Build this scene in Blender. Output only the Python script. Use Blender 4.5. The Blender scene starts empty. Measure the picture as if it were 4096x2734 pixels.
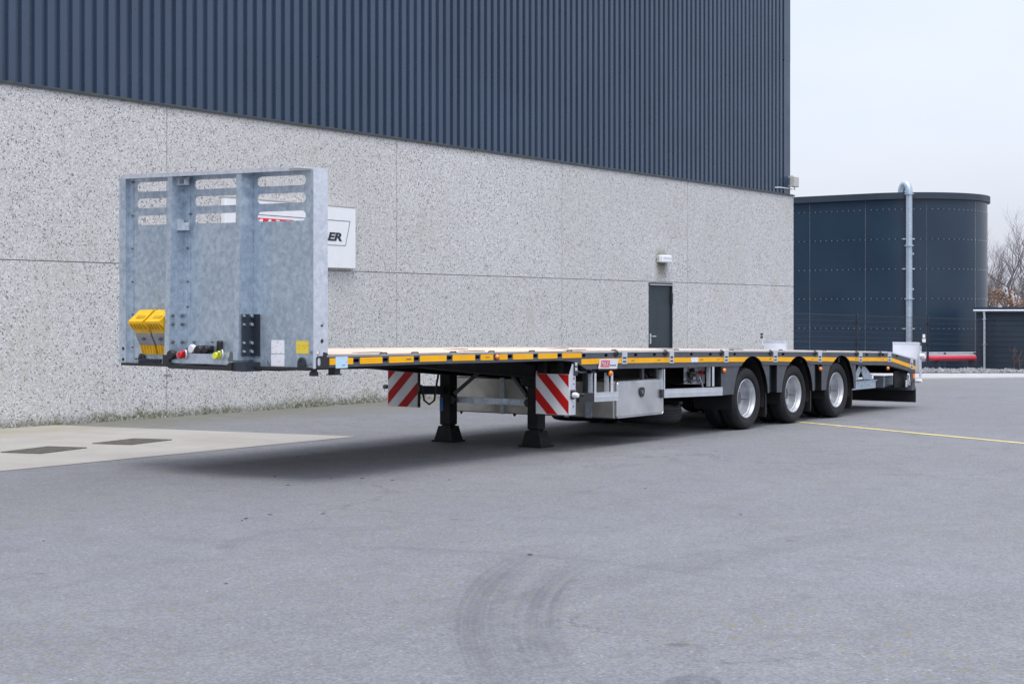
import bpy, bmesh, math, random
from mathutils import Vector, Matrix
from mathutils.geometry import delaunay_2d_cdt
random.seed(7)
R = math.radians
scene = bpy.context.scene
col = scene.collection

# ------------------------------------------------------------------ camera
# world axes: X runs along the trailer to its rear, Y from its near side to the warehouse wall, Z up.
# the origin is the ground below the near front corner of the headboard
F = 6100.0                      # focal length in photo pixels (photo 4096 wide)
AZ = 36.0
CA, SA = math.cos(R(AZ)), math.sin(R(AZ))
CS, CT, H = -9.633, -9.112, 1.49
HY, CX = 1257.0, 2048.0         # horizon row and centre column of the photo
cd = bpy.data.cameras.new('camera')
cam = bpy.data.objects.new('camera', cd)
col.objects.link(cam)
cam.location = (CS, CT, H)
cam.rotation_euler = (R(90), 0, R(AZ - 90))
cd.sensor_width = 36
cd.lens = F / 4096 * 36
cd.shift_y = (HY - 1367) / 4096
cd.clip_start = 0.1
cd.clip_end = 3000
scene.camera = cam

# ------------------------------------------------------------------ sky and light (overcast)
SUN_EL, SUN_AZ = 66.0, -140.0    # where the light comes from: high, from the open yard side
w = bpy.data.worlds.new('World')
scene.world = w
w.use_nodes = True
nt = w.node_tree
nt.nodes.clear()
def wn(t, **k):
    n = nt.nodes.new(t)
    for a, b in k.items():
        setattr(n, a, b)
    return n
out = wn('ShaderNodeOutputWorld')
sky = wn('ShaderNodeTexSky', sky_type='NISHITA', sun_disc=False)
sky.sun_elevation = R(SUN_EL)
sky.sun_rotation = R(90 - SUN_AZ)
sky.air_density = 1.0
sky.dust_density = 4.0
bg1 = wn('ShaderNodeBackground')
bg1.inputs['Strength'].default_value = 0.05
nt.links.new(sky.outputs[0], bg1.inputs[0])
tc = wn('ShaderNodeTexCoord')
sep = wn('ShaderNodeSeparateXYZ')
nt.links.new(tc.outputs['Generated'], sep.inputs[0])
mr = wn('ShaderNodeMapRange', clamp=True)            # overcast: the zenith is brighter than the horizon
mr.inputs[1].default_value = 0.0
mr.inputs[2].default_value = 1.0
mr.inputs[3].default_value = 0.535
mr.inputs[4].default_value = 1.45
pw = wn('ShaderNodeMath', operation='POWER', use_clamp=True)
pw.inputs[1].default_value = 1.5
nt.links.new(sep.outputs[2], pw.inputs[0])
nt.links.new(pw.outputs[0], mr.inputs[0])
mp = wn('ShaderNodeMapping')
mp.inputs['Scale'].default_value = (1.0, 1.0, 2.6)
nt.links.new(tc.outputs['Generated'], mp.inputs[0])
nz = wn('ShaderNodeTexNoise')
nz.inputs['Scale'].default_value = 2.6
nz.inputs['Detail'].default_value = 5
nz.inputs['Roughness'].default_value = 0.5
nt.links.new(mp.outputs[0], nz.inputs[0])
cr = wn('ShaderNodeValToRGB')
cr.color_ramp.elements[0].position = 0.36
cr.color_ramp.elements[0].color = (0.85, 0.895, 1.06, 1)
cr.color_ramp.elements[1].position = 0.64
cr.color_ramp.elements[1].color = (0.98, 1.005, 1.09, 1)
nt.links.new(nz.outputs[0], cr.inputs[0])
mul = wn('ShaderNodeVectorMath', operation='SCALE')
nt.links.new(cr.outputs[0], mul.inputs[0])
nt.links.new(mr.outputs[0], mul.inputs['Scale'])
bg2 = wn('ShaderNodeBackground')
bg2.inputs['Strength'].default_value = 1.0
nt.links.new(mul.outputs[0], bg2.inputs[0])
add = wn('ShaderNodeAddShader')
nt.links.new(bg1.outputs[0], add.inputs[0])
nt.links.new(bg2.outputs[0], add.inputs[1])
nt.links.new(add.outputs[0], out.inputs[0])

sl = bpy.data.lights.new('sun', 'SUN')
sl.energy = 1.5
sl.angle = R(24)
sl.color = (1.0, 0.97, 0.93)
sun = bpy.data.objects.new('sun', sl)
col.objects.link(sun)
d = Vector((math.cos(R(SUN_AZ)) * math.cos(R(SUN_EL)), math.sin(R(SUN_AZ)) * math.cos(R(SUN_EL)), math.sin(R(SUN_EL))))
sun.rotation_euler = (-d).to_track_quat('-Z', 'Y').to_euler()

scene.view_settings.view_transform = 'Standard'
scene.view_settings.look = 'None'
scene.view_settings.exposure = 0.36
scene.view_settings.gamma = 1.0
scene.render.engine = 'CYCLES'

# ------------------------------------------------------------------ photo pixel -> place
def ray(x):
    u = (x - CX) / F
    return (SA * u + CA, -CA * u + SA)
def SP(x, y, t=0.0):            # pixel on a plane parallel to the trailer's side -> (s, z)
    ds, dt = ray(x)
    Z = (t - CT) / dt
    return (CS + ds * Z, H + (HY - y) * Z / F)
def HP(x, y, s=0.0):            # pixel on a plane across the trailer -> (t, z)
    ds, dt = ray(x)
    Z = (s - CS) / ds
    return (CT + dt * Z, H + (HY - y) * Z / F)
def gz(s):                      # the yard falls away behind the trailer
    return -0.0234 * min(max(0.0, s - 18.0), 42.0)
def GP(x, y):                   # pixel on the ground -> (s, t, z)
    ds, dt = ray(x)
    lo, hi = 2.0, 300.0
    for _ in range(50):
        m = (lo + hi) / 2
        if H + (HY - y) * m / F - gz(CS + ds * m) > 0:
            lo = m
        else:
            hi = m
    return (CS + ds * lo, CT + dt * lo, gz(CS + ds * lo))
def DP(x, depth):               # column and depth -> (s, t)
    ds, dt = ray(x)
    return (CS + ds * depth, CT + dt * depth)

# ------------------------------------------------------------------ materials
MATS = {}
def nm(name):
    m = bpy.data.materials.new(name)
    m.use_nodes = True
    t = m.node_tree
    b = t.nodes['Principled BSDF']
    MATS[name] = m
    return m, t, b
def N(t, ty, **k):
    n = t.nodes.new(ty)
    for a, b in k.items():
        if a == 'inp':
            for i, v in b.items():
                n.inputs[i].default_value = v
        else:
            setattr(n, a, b)
    return n
def L(t, a, b):
    t.links.new(a, b)
def ramp(t, src, stops):
    r = N(t, 'ShaderNodeValToRGB')
    e = r.color_ramp.elements
    while len(e) > 1:
        e.remove(e[-1])
    e[0].position = stops[0][0]
    e[0].color = (*stops[0][1], 1)
    for p, c in stops[1:]:
        q = e.new(p)
        q.color = (*c, 1)
    L(t, src, r.inputs[0])
    return r.outputs[0]
def gobj(t):
    return N(t, 'ShaderNodeTexCoord').outputs['Object']
def pos(t):
    return N(t, 'ShaderNodeNewGeometry').outputs['Position']
def noise(t, vec, scale, detail=3, rough=0.5):
    n = N(t, 'ShaderNodeTexNoise', inp={'Scale': scale, 'Detail': detail, 'Roughness': rough})
    L(t, vec, n.inputs['Vector'])
    return n.outputs[0]
def scaled(t, vec, s):
    n = N(t, 'ShaderNodeMapping', inp={'Scale': s})
    L(t, vec, n.inputs[0])
    return n.outputs[0]
def mix(t, fac, a, b, blend='MIX'):
    n = N(t, 'ShaderNodeMix', data_type='RGBA', blend_type=blend)
    for sock, v in ((n.inputs[0], fac), (n.inputs[6], a), (n.inputs[7], b)):
        if isinstance(v, (int, float)):
            sock.default_value = v
        elif isinstance(v, tuple):
            sock.default_value = (*v, 1)
        else:
            L(t, v, sock)
    return n.outputs[2]
def maprange(t, v, a, b, c=0.0, d=1.0, smooth=False):
    n = N(t, 'ShaderNodeMapRange', clamp=True, inp={1: a, 2: b, 3: c, 4: d})
    if smooth:
        n.interpolation_type = 'SMOOTHSTEP'
    L(t, v, n.inputs[0])
    return n.outputs[0]
def math_(t, op, a, b=None):
    n = N(t, 'ShaderNodeMath', operation=op)
    for i, v in enumerate((a, b)):
        if v is None:
            continue
        if isinstance(v, (int, float)):
            n.inputs[i].default_value = v
        else:
            L(t, v, n.inputs[i])
    return n.outputs[0]
def bump(t, b, h, strength, dist):
    n = N(t, 'ShaderNodeBump', inp={'Strength': strength, 'Distance': dist})
    L(t, h, n.inputs['Height'])
    L(t, n.outputs[0], b.inputs['Normal'])
def simple(name, c, rough=0.5, metal=0.0, var=0.12, scale=6.0, coat=0.0, dirt=None, fine=None, spec=None):
    m, t, b = nm(name)
    p = pos(t)
    n1 = noise(t, p, scale, 4, 0.6)
    lo = tuple(max(0, x * (1 - var * 1.6)) for x in c)
    hi = tuple(min(1, x * (1 + var * 1.6)) for x in c)
    cc = ramp(t, n1, [(0.3, lo), (0.7, hi)])
    if dirt:
        n2 = noise(t, p, 3.3, 6, 0.65)
        cc = mix(t, maprange(t, n2, 0.5, 0.75, 0, dirt[1]), cc, dirt[0])
    L(t, cc, b.inputs['Base Color'])
    n3 = noise(t, p, scale * 2.3, 3)
    L(t, maprange(t, n3, 0.3, 0.7, max(0.02, rough - 0.08), min(1, rough + 0.1)), b.inputs['Roughness'])
    b.inputs['Metallic'].default_value = metal
    if coat:
        b.inputs['Coat Weight'].default_value = coat
        b.inputs['Coat Roughness'].default_value = 0.1
    if spec is not None:
        b.inputs['Specular IOR Level'].default_value = spec
    if fine:
        bump(t, b, noise(t, p, fine[0], 4), fine[1], fine[2])
    return m

# galvanised steel: pale blue grey with a cloudy zinc spangle
def galv(name, dark, light, metal=0.35, rough=0.45):
    m, t, b = nm(name)
    p = pos(t)
    v = N(t, 'ShaderNodeTexVoronoi', inp={'Scale': 26.0})
    wob = N(t, 'ShaderNodeVectorMath', operation='ADD')
    sc = N(t, 'ShaderNodeVectorMath', operation='SCALE', inp={'Scale': 0.09})
    nn = N(t, 'ShaderNodeTexNoise', inp={'Scale': 12.0, 'Detail': 4})
    L(t, p, nn.inputs[0]); L(t, nn.outputs[1], sc.inputs[0]); L(t, p, wob.inputs[0]); L(t, sc.outputs[0], wob.inputs[1])
    L(t, wob.outputs[0], v.inputs['Vector'])
    sx = N(t, 'ShaderNodeSeparateColor'); L(t, v.outputs['Color'], sx.inputs[0])
    n1 = noise(t, p, 16, 6, 0.72)
    n2 = noise(t, p, 1.3, 3)
    f = math_(t, 'ADD', math_(t, 'MULTIPLY', sx.outputs[0], 0.10), math_(t, 'MULTIPLY', n1, 0.72))
    f = math_(t, 'ADD', f, math_(t, 'MULTIPLY', n2, 0.3))
    cc = ramp(t, f, [(0.45, dark), (0.66, light)])
    # faint run-off streaks
    st = noise(t, scaled(t, p, (14, 14, 0.7)), 1.6, 3)
    cc = mix(t, maprange(t, st, 0.60, 0.8, 0, 0.12), cc, tuple(x * 0.6 for x in dark))
    L(t, cc, b.inputs['Base Color'])
    b.inputs['Metallic'].default_value = metal
    L(t, maprange(t, f, 0.4, 0.7, rough + 0.12, rough - 0.05), b.inputs['Roughness'])
    return m
galv('galvanised', (0.345, 0.425, 0.505), (0.535, 0.615, 0.70), 0.66, 0.38)
galv('galvanised_pale', (0.56, 0.60, 0.67), (0.74, 0.77, 0.83), 0.65, 0.42)
simple('box_aluminium', (0.56, 0.575, 0.60), 0.34, 0.8, 0.10, 2.2)
simple('aluminium', (0.62, 0.65, 0.70), 0.38, 0.55, 0.05)
simple('stainless', (0.40, 0.395, 0.38), 0.36, 0.8, 0.13, 3.0, dirt=((0.30, 0.27, 0.24), 0.5))
simple('rail_paint', (0.062, 0.068, 0.082), 0.48, 0.0, 0.08, 5, dirt=((0.10, 0.10, 0.10), 0.25))
simple('chassis_black', (0.006, 0.0065, 0.008), 0.55, 0.0, 0.12, 5, dirt=((0.016, 0.015, 0.014), 0.4), spec=0.3)
simple('black_plastic', (0.018, 0.018, 0.021), 0.42, 0.0, 0.1)
simple('navy_paint', (0.022, 0.030, 0.044), 0.42, 0.0, 0.08)
simple('rim_silver', (0.54, 0.56, 0.60), 0.42, 0.68, 0.05, 9)
simple('hub_grey', (0.15, 0.155, 0.17), 0.5, 0.5, 0.1)
simple('white_paint', (0.74, 0.76, 0.79), 0.4, 0.0, 0.02)
simple('sign_white', (0.62, 0.64, 0.68), 0.42, 0.0, 0.03)
simple('sign_red', (0.42, 0.006, 0.006), 0.5, 0.0, 0.06, spec=0.25)
simple('logo_red', (0.62, 0.02, 0.04), 0.45, 0.0, 0.03)
simple('ink', (0.018, 0.022, 0.030), 0.5, 0.0, 0.03)
simple('yellow_plastic', (0.78, 0.46, 0.015), 0.45, 0.0, 0.10, 9)
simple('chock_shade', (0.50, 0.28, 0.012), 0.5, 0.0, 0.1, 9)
simple('holder_grey', (0.30, 0.31, 0.34), 0.45, 0.3, 0.08)
simple('amber', (0.85, 0.22, 0.015), 0.2, 0.0, 0.12, 40, coat=0.6)
simple('lens_red', (0.55, 0.02, 0.02), 0.2, 0.0, 0.05, coat=0.5)
simple('lens_clear', (0.75, 0.77, 0.80), 0.15, 0.0, 0.05, coat=0.6)
simple('red_plastic', (0.58, 0.015, 0.02), 0.4)
simple('lime_plastic', (0.62, 0.66, 0.05), 0.4)
simple('blue_sticker', (0.012, 0.10, 0.38), 0.4)
simple('cladding', (0.034, 0.057, 0.098), 0.30, 0.0, 0.05, 0.8)
simple('flashing', (0.030, 0.040, 0.052), 0.5, 0.0, 0.1, 2.0, dirt=((0.06, 0.075, 0.012), 0.95))
simple('door_paint', (0.018, 0.030, 0.040), 0.5, 0.0, 0.04, 1.0)
simple('sealant', (0.24, 0.24, 0.245), 0.8, 0.0, 0.1)
simple('fence_paint', (0.022, 0.030, 0.044), 0.5)
simple('box_grey', (0.46, 0.47, 0.45), 0.5, 0.0, 0.05)
simple('hose_red', (0.56, 0.03, 0.06), 0.38, 0.0, 0.08, 3)
simple('bark', (0.13, 0.12, 0.125), 0.9, 0.0, 0.25, 3)
simple('twig', (0.17, 0.155, 0.165), 0.9, 0.0, 0.25, 2)
simple('autumn_leaf', (0.30, 0.19, 0.075), 0.7, 0.0, 0.35, 1.5)
simple('rust_leaf', (0.20, 0.115, 0.07), 0.7, 0.0, 0.35, 1.5)
simple('weed', (0.16, 0.08, 0.045), 0.8, 0.0, 0.3, 2)
simple('litter', (0.075, 0.070, 0.062), 0.9, 0.0, 0.3, 20)
simple('gravel', (0.20, 0.205, 0.215), 0.85, 0.0, 0.5, 9.0)
simple('shed_wall', (0.020, 0.034, 0.052), 0.5, 0.0, 0.06, 0.7)
simple('yellow_line', (0.66, 0.55, 0.17), 0.7, 0.0, 0.12, 7, dirt=((0.22, 0.21, 0.18), 0.7))
simple('white_line', (0.52, 0.53, 0.53), 0.7, 0.0, 0.1, 5, dirt=((0.25, 0.25, 0.25), 0.6))
simple('kerb_concrete', (0.36, 0.365, 0.37), 0.85, 0.0, 0.1, 3, fine=(60, 0.3, 0.004))

# tyre rubber
m, t, b = nm('rubber')
p = pos(t)
L(t, ramp(t, noise(t, p, 7, 5, 0.6), [(0.3, (0.008, 0.009, 0.011)), (0.72, (0.018, 0.019, 0.023))]), b.inputs['Base Color'])
b.inputs['Roughness'].default_value = 0.62
b.inputs['Specular IOR Level'].default_value = 0.3
# tank enamel: glossy dark blue
m, t, b = nm('tank_enamel')
p = pos(t)
L(t, ramp(t, noise(t, p, 0.5, 3), [(0.3, (0.014, 0.031, 0.055)), (0.7, (0.020, 0.041, 0.069))]), b.inputs['Base Color'])
b.inputs['Roughness'].default_value = 0.30
b.inputs['Specular IOR Level'].default_value = 0.4
# reflector strip: embossed horizontal bands
m, t, b = nm('reflector_yellow')
p = pos(t)
L(t, ramp(t, noise(t, p, 5, 4), [(0.3, (0.80, 0.375, 0.002)), (0.7, (0.90, 0.45, 0.004))]), b.inputs['Base Color'])
b.inputs['Roughness'].default_value = 0.45
b.inputs['Specular IOR Level'].default_value = 0.25
wv = N(t, 'ShaderNodeTexWave', wave_type='BANDS', bands_direction='Z', inp={'Scale': 16.0})
L(t, p, wv.inputs[0])
bump(t, b, wv.outputs[0], 0.25, 0.004)
# deck wood: pale boards with long grain
m, t, b = nm('deck_wood')
p = pos(t)
g1 = noise(t, scaled(t, p, (0.5, 14, 14)), 3.0, 5, 0.65)
oi = N(t, 'ShaderNodeObjectInfo')
f = math_(t, 'ADD', math_(t, 'MULTIPLY', g1, 0.75), math_(t, 'MULTIPLY', oi.outputs['Random'], 0.3))
cc = ramp(t, f, [(0.28, (0.42, 0.29, 0.21)), (0.45, (0.72, 0.58, 0.47)), (0.8, (0.80, 0.70, 0.60))])
L(t, cc, b.inputs['Base Color'])
b.inputs['Roughness'].default_value = 0.6
bump(t, b, g1, 0.3, 0.004)
# printed stickers: rows of small type
def printed(name, paper, inkc, sc=(30, 30, 60), th=0.60):
    m, t, b = nm(name)
    p = pos(t)
    v = noise(t, scaled(t, p, sc), 1.0, 2, 0.7)
    L(t, mix(t, maprange(t, v, th, th + 0.06, 0, 0.8), paper, inkc), b.inputs['Base Color'])
    b.inputs['Roughness'].default_value = 0.4
printed('paper_print', (0.74, 0.75, 0.80), (0.40, 0.40, 0.48), (34, 34, 75))
printed('yellow_print', (0.72, 0.55, 0.05), (0.26, 0.19, 0.02), (16, 16, 85))
printed('blue_print', (0.48, 0.68, 0.82), (0.05, 0.10, 0.15), (28, 28, 60), 0.62)

# exposed aggregate concrete: pale pebbles, some dark, moss near the ground and under the lamp
m, t, b = nm('aggregate')
p = pos(t)
v = N(t, 'ShaderNodeTexVoronoi', inp={'Scale': 54.0, 'Randomness': 1.0})
L(t, p, v.inputs['Vector'])
sx = N(t, 'ShaderNodeSeparateColor')
L(t, v.outputs['Color'], sx.inputs[0])
peb = ramp(t, sx.outputs[0], [(0.0, (0.42, 0.42, 0.42)), (0.25, (0.55, 0.55, 0.55)), (0.6, (0.65, 0.65, 0.65)), (1.0, (0.78, 0.78, 0.78))])
dk = noise(t, p, 1.7, 3)
thr = maprange(t, dk, 0.3, 0.7, 0.915, 0.965)
dark = math_(t, 'GREATER_THAN', sx.outputs[1], thr)
peb = mix(t, math_(t, 'MULTIPLY', dark, 0.92), peb, (0.080, 0.083, 0.092))
mort = maprange(t, v.outputs['Distance'], 0.34, 0.62)
peb = mix(t, math_(t, 'MULTIPLY', mort, 0.45), peb, (0.27, 0.27, 0.28))
big = noise(t, p, 0.45, 4, 0.6)
peb = mix(t, maprange(t, big, 0.35, 0.7, 0.0, 0.22), peb, (0.40, 0.395, 0.375))
mid = noise(t, scaled(t, p, (1.4, 1.4, 0.6)), 1.4, 5, 0.7)
peb = mix(t, maprange(t, mid, 0.56, 0.76, 0.0, 0.34), peb, (0.32, 0.305, 0.215))
oi = N(t, 'ShaderNodeObjectInfo')
tone = maprange(t, oi.outputs['Random'], 0, 1, 0.0, 0.12)
peb = mix(t, tone, peb, (0.30, 0.295, 0.28))
rain = noise(t, scaled(t, p, (5.0, 5.0, 0.28)), 1.0, 5, 0.7)
peb = mix(t, maprange(t, rain, 0.56, 0.78, 0.0, 0.20), peb, (0.33, 0.325, 0.30))
sz = N(t, 'ShaderNodeSeparateXYZ')
L(t, p, sz.inputs[0])
mo = noise(t, p, 1.1, 5, 0.7)
mo2 = noise(t, p, 24, 3, 0.7)
lim = math_(t, 'MULTIPLY', maprange(t, mo, 0.42, 0.72), 0.55)
h = math_(t, 'SUBTRACT', math_(t, 'ADD', lim, 0.10), sz.outputs[2])
mf = math_(t, 'MULTIPLY', maprange(t, h, 0.0, 0.28, 0, 0.85, True), maprange(t, mo2, 0.35, 0.62))
peb = mix(t, mf, peb, (0.105, 0.118, 0.030))
wet = maprange(t, sz.outputs[2], 0.02, 0.16, 0.75, 0.0, True)
peb = mix(t, math_(t, 'MULTIPLY', wet, maprange(t, mo2, 0.25, 0.6)), peb, (0.070, 0.072, 0.026))
# stain around the lamp above the door
lx = math_(t, 'ABSOLUTE', math_(t, 'SUBTRACT', sz.outputs[0], 19.42))
sf = maprange(t, math_(t, 'ADD', lx, math_(t, 'MULTIPLY', mo2, 0.16)), 0.18, 0.40, 1.0, 0.0, True)
zlow = maprange(t, sz.outputs[2], 2.2, 2.62, 0.25, 1.0)
zup = maprange(t, sz.outputs[2], 2.74, 2.98, 1.0, 0.0)
sf = math_(t, 'MULTIPLY', math_(t, 'MULTIPLY', sf, zlow), zup)
sf = math_(t, 'MULTIPLY', sf, math_(t, 'GREATER_THAN', sz.outputs[2], 2.21))
peb = mix(t, math_(t, 'MULTIPLY', sf, 0.85), peb, (0.075, 0.080, 0.030))
L(t, peb, b.inputs['Base Color'])
b.inputs['Roughness'].default_value = 0.82
bump(t, b, v.outputs['Distance'], -0.8, 0.012)

# asphalt yard
def circ3(a, b_, c):
    ax, ay, bx, by, cx_, cy = *a, *b_, *c
    dd = 2 * (ax * (by - cy) + bx * (cy - ay) + cx_ * (ay - by))
    ux = ((ax**2 + ay**2) * (by - cy) + (bx**2 + by**2) * (cy - ay) + (cx_**2 + cy**2) * (ay - by)) / dd
    uy = ((ax**2 + ay**2) * (cx_ - bx) + (bx**2 + by**2) * (ax - cx_) + (cx_**2 + cy**2) * (bx - ax)) / dd
    return ux, uy, math.hypot(ax - ux, ay - uy)
V = 4096 / 2349
m, t, b = nm('asphalt')
p = pos(t)
n_big = noise(t, p, 0.24, 7, 0.68)
n_mid = noise(t, p, 0.9, 6, 0.68)
n_fin = noise(t, p, 55, 3, 0.7)
v = N(t, 'ShaderNodeTexVoronoi', inp={'Scale': 80.0})
L(t, p, v.inputs['Vector'])
sx = N(t, 'ShaderNodeSeparateColor')
L(t, v.outputs['Color'], sx.inputs[0])
base = ramp(t, n_mid, [(0.28, (0.128, 0.135, 0.152)), (0.5, (0.162, 0.170, 0.190)), (0.75, (0.198, 0.206, 0.228))])
base = mix(t, maprange(t, n_big, 0.38, 0.62, 0, 0.75), base, (0.132, 0.137, 0.151))
# stone grain
base = mix(t, 0.36, base, mix(t, sx.outputs[0], (0.070, 0.072, 0.080), (0.290, 0.297, 0.315)))
base = mix(t, maprange(t, sx.outputs[1], 0.9965, 0.9975, 0, 0.45), base, (0.45, 0.45, 0.45))
# yellowish moss specks gathered in patches
pm = noise(t, p, 0.38, 5, 0.65)
ps = noise(t, p, 13, 4, 0.75)
ms = math_(t, 'MULTIPLY', maprange(t, pm, 0.40, 0.60), maprange(t, ps, 0.54, 0.64))
base = mix(t, maprange(t, noise(t, scaled(t, p, (1, 1.0, 1)), 3.1, 6, 0.75), 0.50, 0.68, 0, 0.42), base, (0.100, 0.104, 0.118))
base = mix(t, math_(t, 'MULTIPLY', maprange(t, noise(t, p, 17, 5, 0.8), 0.58, 0.66), 0.7), base, (0.095, 0.098, 0.105))
base = mix(t, math_(t, 'MULTIPLY', ms, 0.95), base, (0.160, 0.160, 0.088))
# wheel scrub marks: arcs of tyres turned on the spot, and old drag lines
sz = N(t, 'ShaderNodeSeparateXYZ')
L(t, p, sz.inputs[0])
rough_n = noise(t, p, 2.2, 5, 0.7)
streak = noise(t, p, 9, 3, 0.7)
def arc(pts, width, strength, reach):
    global base
    q = [GP(x * V, y * V)[:2] for x, y in pts]
    ux, uy, rr = circ3(*q)
    dx = math_(t, 'SUBTRACT', sz.outputs[0], ux)
    dy = math_(t, 'SUBTRACT', sz.outputs[1], uy)
    ds = math_(t, 'SQRT', math_(t, 'ADD', math_(t, 'MULTIPLY', dx, dx), math_(t, 'MULTIPLY', dy, dy)))
    e = math_(t, 'ABSOLUTE', math_(t, 'SUBTRACT', ds, rr))
    e = math_(t, 'ADD', e, math_(t, 'MULTIPLY', math_(t, 'SUBTRACT', streak, 0.5), width * 0.7))
    cb = N(t, 'ShaderNodeCombineXYZ')
    L(t, math_(t, 'MULTIPLY', ds, 30.0), cb.inputs[0])
    cb2 = N(t, 'ShaderNodeVectorMath', operation='ADD')
    L(t, cb.outputs[0], cb2.inputs[0])
    L(t, scaled(t, p, (0.6, 0.6, 0.6)), cb2.inputs[1])
    tread = noise(t, cb2.outputs[0], 1.0, 3, 0.7)
    f_ = maprange(t, e, width * 0.55, width, strength, 0.0, True)
    f_ = math_(t, 'MULTIPLY', f_, maprange(t, tread, 0.36, 0.58, 0.25, 1.25))
    mx, my = q[1]
    ex = math_(t, 'SUBTRACT', sz.outputs[0], mx)
    ey = math_(t, 'SUBTRACT', sz.outputs[1], my)
    far = math_(t, 'SQRT', math_(t, 'ADD', math_(t, 'MULTIPLY', ex, ex), math_(t, 'MULTIPLY', ey, ey)))
    f_ = math_(t, 'MULTIPLY', f_, maprange(t, far, reach * 0.4, reach, 1, 0, True))
    f_ = math_(t, 'MULTIPLY', f_, maprange(t, rough_n, 0.32, 0.6, 0.45, 1.0))
    base = mix(t, f_, base, (0.070, 0.073, 0.085))
arc([(1200, 1275), (1098, 1400), (1150, 1550)], 0.17, 0.40, 2.2)
arc([(1310, 1300), (1228, 1400), (1250, 1500)], 0.15, 0.46, 1.8)
arc([(1180, 1290), (1085, 1430), (1110, 1540)], 0.07, 0.15, 2.0)
arc([(525, 1262), (590, 1228), (720, 1212)], 0.08, 0.24, 1.1)
arc([(980, 1258), (1250, 1276), (1470, 1299)], 0.07, 0.24, 2.0)
arc([(1330, 1350), (1540, 1300), (1850, 1240)], 0.25, 0.18, 3.5)
arc([(420, 1238), (520, 1240), (600, 1236)], 0.08, 0.16, 0.8)
arc([(1560, 1562), (1590, 1556), (1620, 1562)], 0.10, 0.5, 0.6)
# hairline cracks where the surface has aged
v4 = N(t, 'ShaderNodeTexVoronoi', feature='DISTANCE_TO_EDGE', inp={'Scale': 0.55})
wb = N(t, 'ShaderNodeVectorMath', operation='ADD')
sb = N(t, 'ShaderNodeVectorMath', operation='SCALE', inp={'Scale': 0.9})
nb_ = N(t, 'ShaderNodeTexNoise', inp={'Scale': 1.3, 'Detail': 6.0, 'Roughness': 0.65})
L(t, p, nb_.inputs[0]); L(t, nb_.outputs[1], sb.inputs[0]); L(t, p, wb.inputs[0]); L(t, sb.outputs[0], wb.inputs[1])
L(t, wb.outputs[0], v4.inputs['Vector'])
crk = math_(t, 'MULTIPLY', maprange(t, v4.outputs['Distance'], 0.002, 0.007, 0.55, 0.0), maprange(t, noise(t, p, 0.33, 3), 0.50, 0.60))
base = mix(t, crk, base, (0.06, 0.062, 0.07))
# oily drips
od = noise(t, p, 1.9, 6, 0.75)
base = mix(t, maprange(t, od, 0.665, 0.72, 0, 0.45), base, (0.065, 0.066, 0.073))
# small dark specks of dirt
v3 = N(t, 'ShaderNodeTexVoronoi', inp={'Scale': 1.1})
wob = N(t, 'ShaderNodeVectorMath', operation='ADD')
sc = N(t, 'ShaderNodeVectorMath', operation='SCALE', inp={'Scale': 0.12})
nn = N(t, 'ShaderNodeTexNoise', inp={'Scale': 8.0})
L(t, p, nn.inputs[0]); L(t, nn.outputs[1], sc.inputs[0]); L(t, p, wob.inputs[0]); L(t, sc.outputs[0], wob.inputs[1])
L(t, wob.outputs[0], v3.inputs['Vector'])
base = mix(t, maprange(t, v3.outputs['Distance'], 0.030, 0.055, 0.6, 0.0), base, (0.07, 0.07, 0.07))
# green algae along the foot of the wall
al = math_(t, 'SUBTRACT', 7.94, sz.outputs[1])
alf = math_(t, 'MULTIPLY', maprange(t, al, 0.25, 2.6, 0.75, 0.0, True), maprange(t, rough_n, 0.25, 0.6))
alf = math_(t, 'MULTIPLY', alf, math_(t, 'GREATER_THAN', al, -0.5))
base = mix(t, alf, base, (0.125, 0.122, 0.075))
L(t, base, b.inputs['Base Color'])
b.inputs['Roughness'].default_value = 0.78
hh = math_(t, 'ADD', math_(t, 'MULTIPLY', v.outputs['Distance'], 1.0), math_(t, 'MULTIPLY', n_fin, 0.6))
bump(t, b, hh, 0.35, 0.006)

# pale apron concrete
m, t, b = nm('apron_concrete')
p = pos(t)
c0 = ramp(t, noise(t, p, 0.8, 6, 0.65), [(0.3, (0.255, 0.240, 0.22)), (0.7, (0.35, 0.335, 0.312))])
c0 = mix(t, maprange(t, noise(t, scaled(t, p, (3.0, 0.5, 1)), 1.0, 5, 0.7), 0.52, 0.75, 0, 0.6), c0, (0.225, 0.205, 0.175))
sz = N(t, 'ShaderNodeSeparateXYZ')
L(t, p, sz.inputs[0])
al = maprange(t, math_(t, 'SUBTRACT', 7.94, sz.outputs[1]), 0.0, 1.9, 0.85, 0.0, True)
al = math_(t, 'MULTIPLY', al, maprange(t, noise(t, p, 1.5, 5, 0.7), 0.3, 0.62))
c0 = mix(t, al, c0, (0.21, 0.195, 0.09))
c0 = mix(t, 0.2, c0, mix(t, noise(t, p, 70, 2), (0.25, 0.24, 0.22), (0.6, 0.58, 0.55)))
L(t, c0, b.inputs['Base Color'])
b.inputs['Roughness'].default_value = 0.8
bump(t, b, noise(t, p, 40, 4, 0.7), 0.25, 0.004)
# cast iron drain grating
simple('cast_iron', (0.105, 0.098, 0.090), 0.7, 0.2, 0.25, 14)
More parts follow.
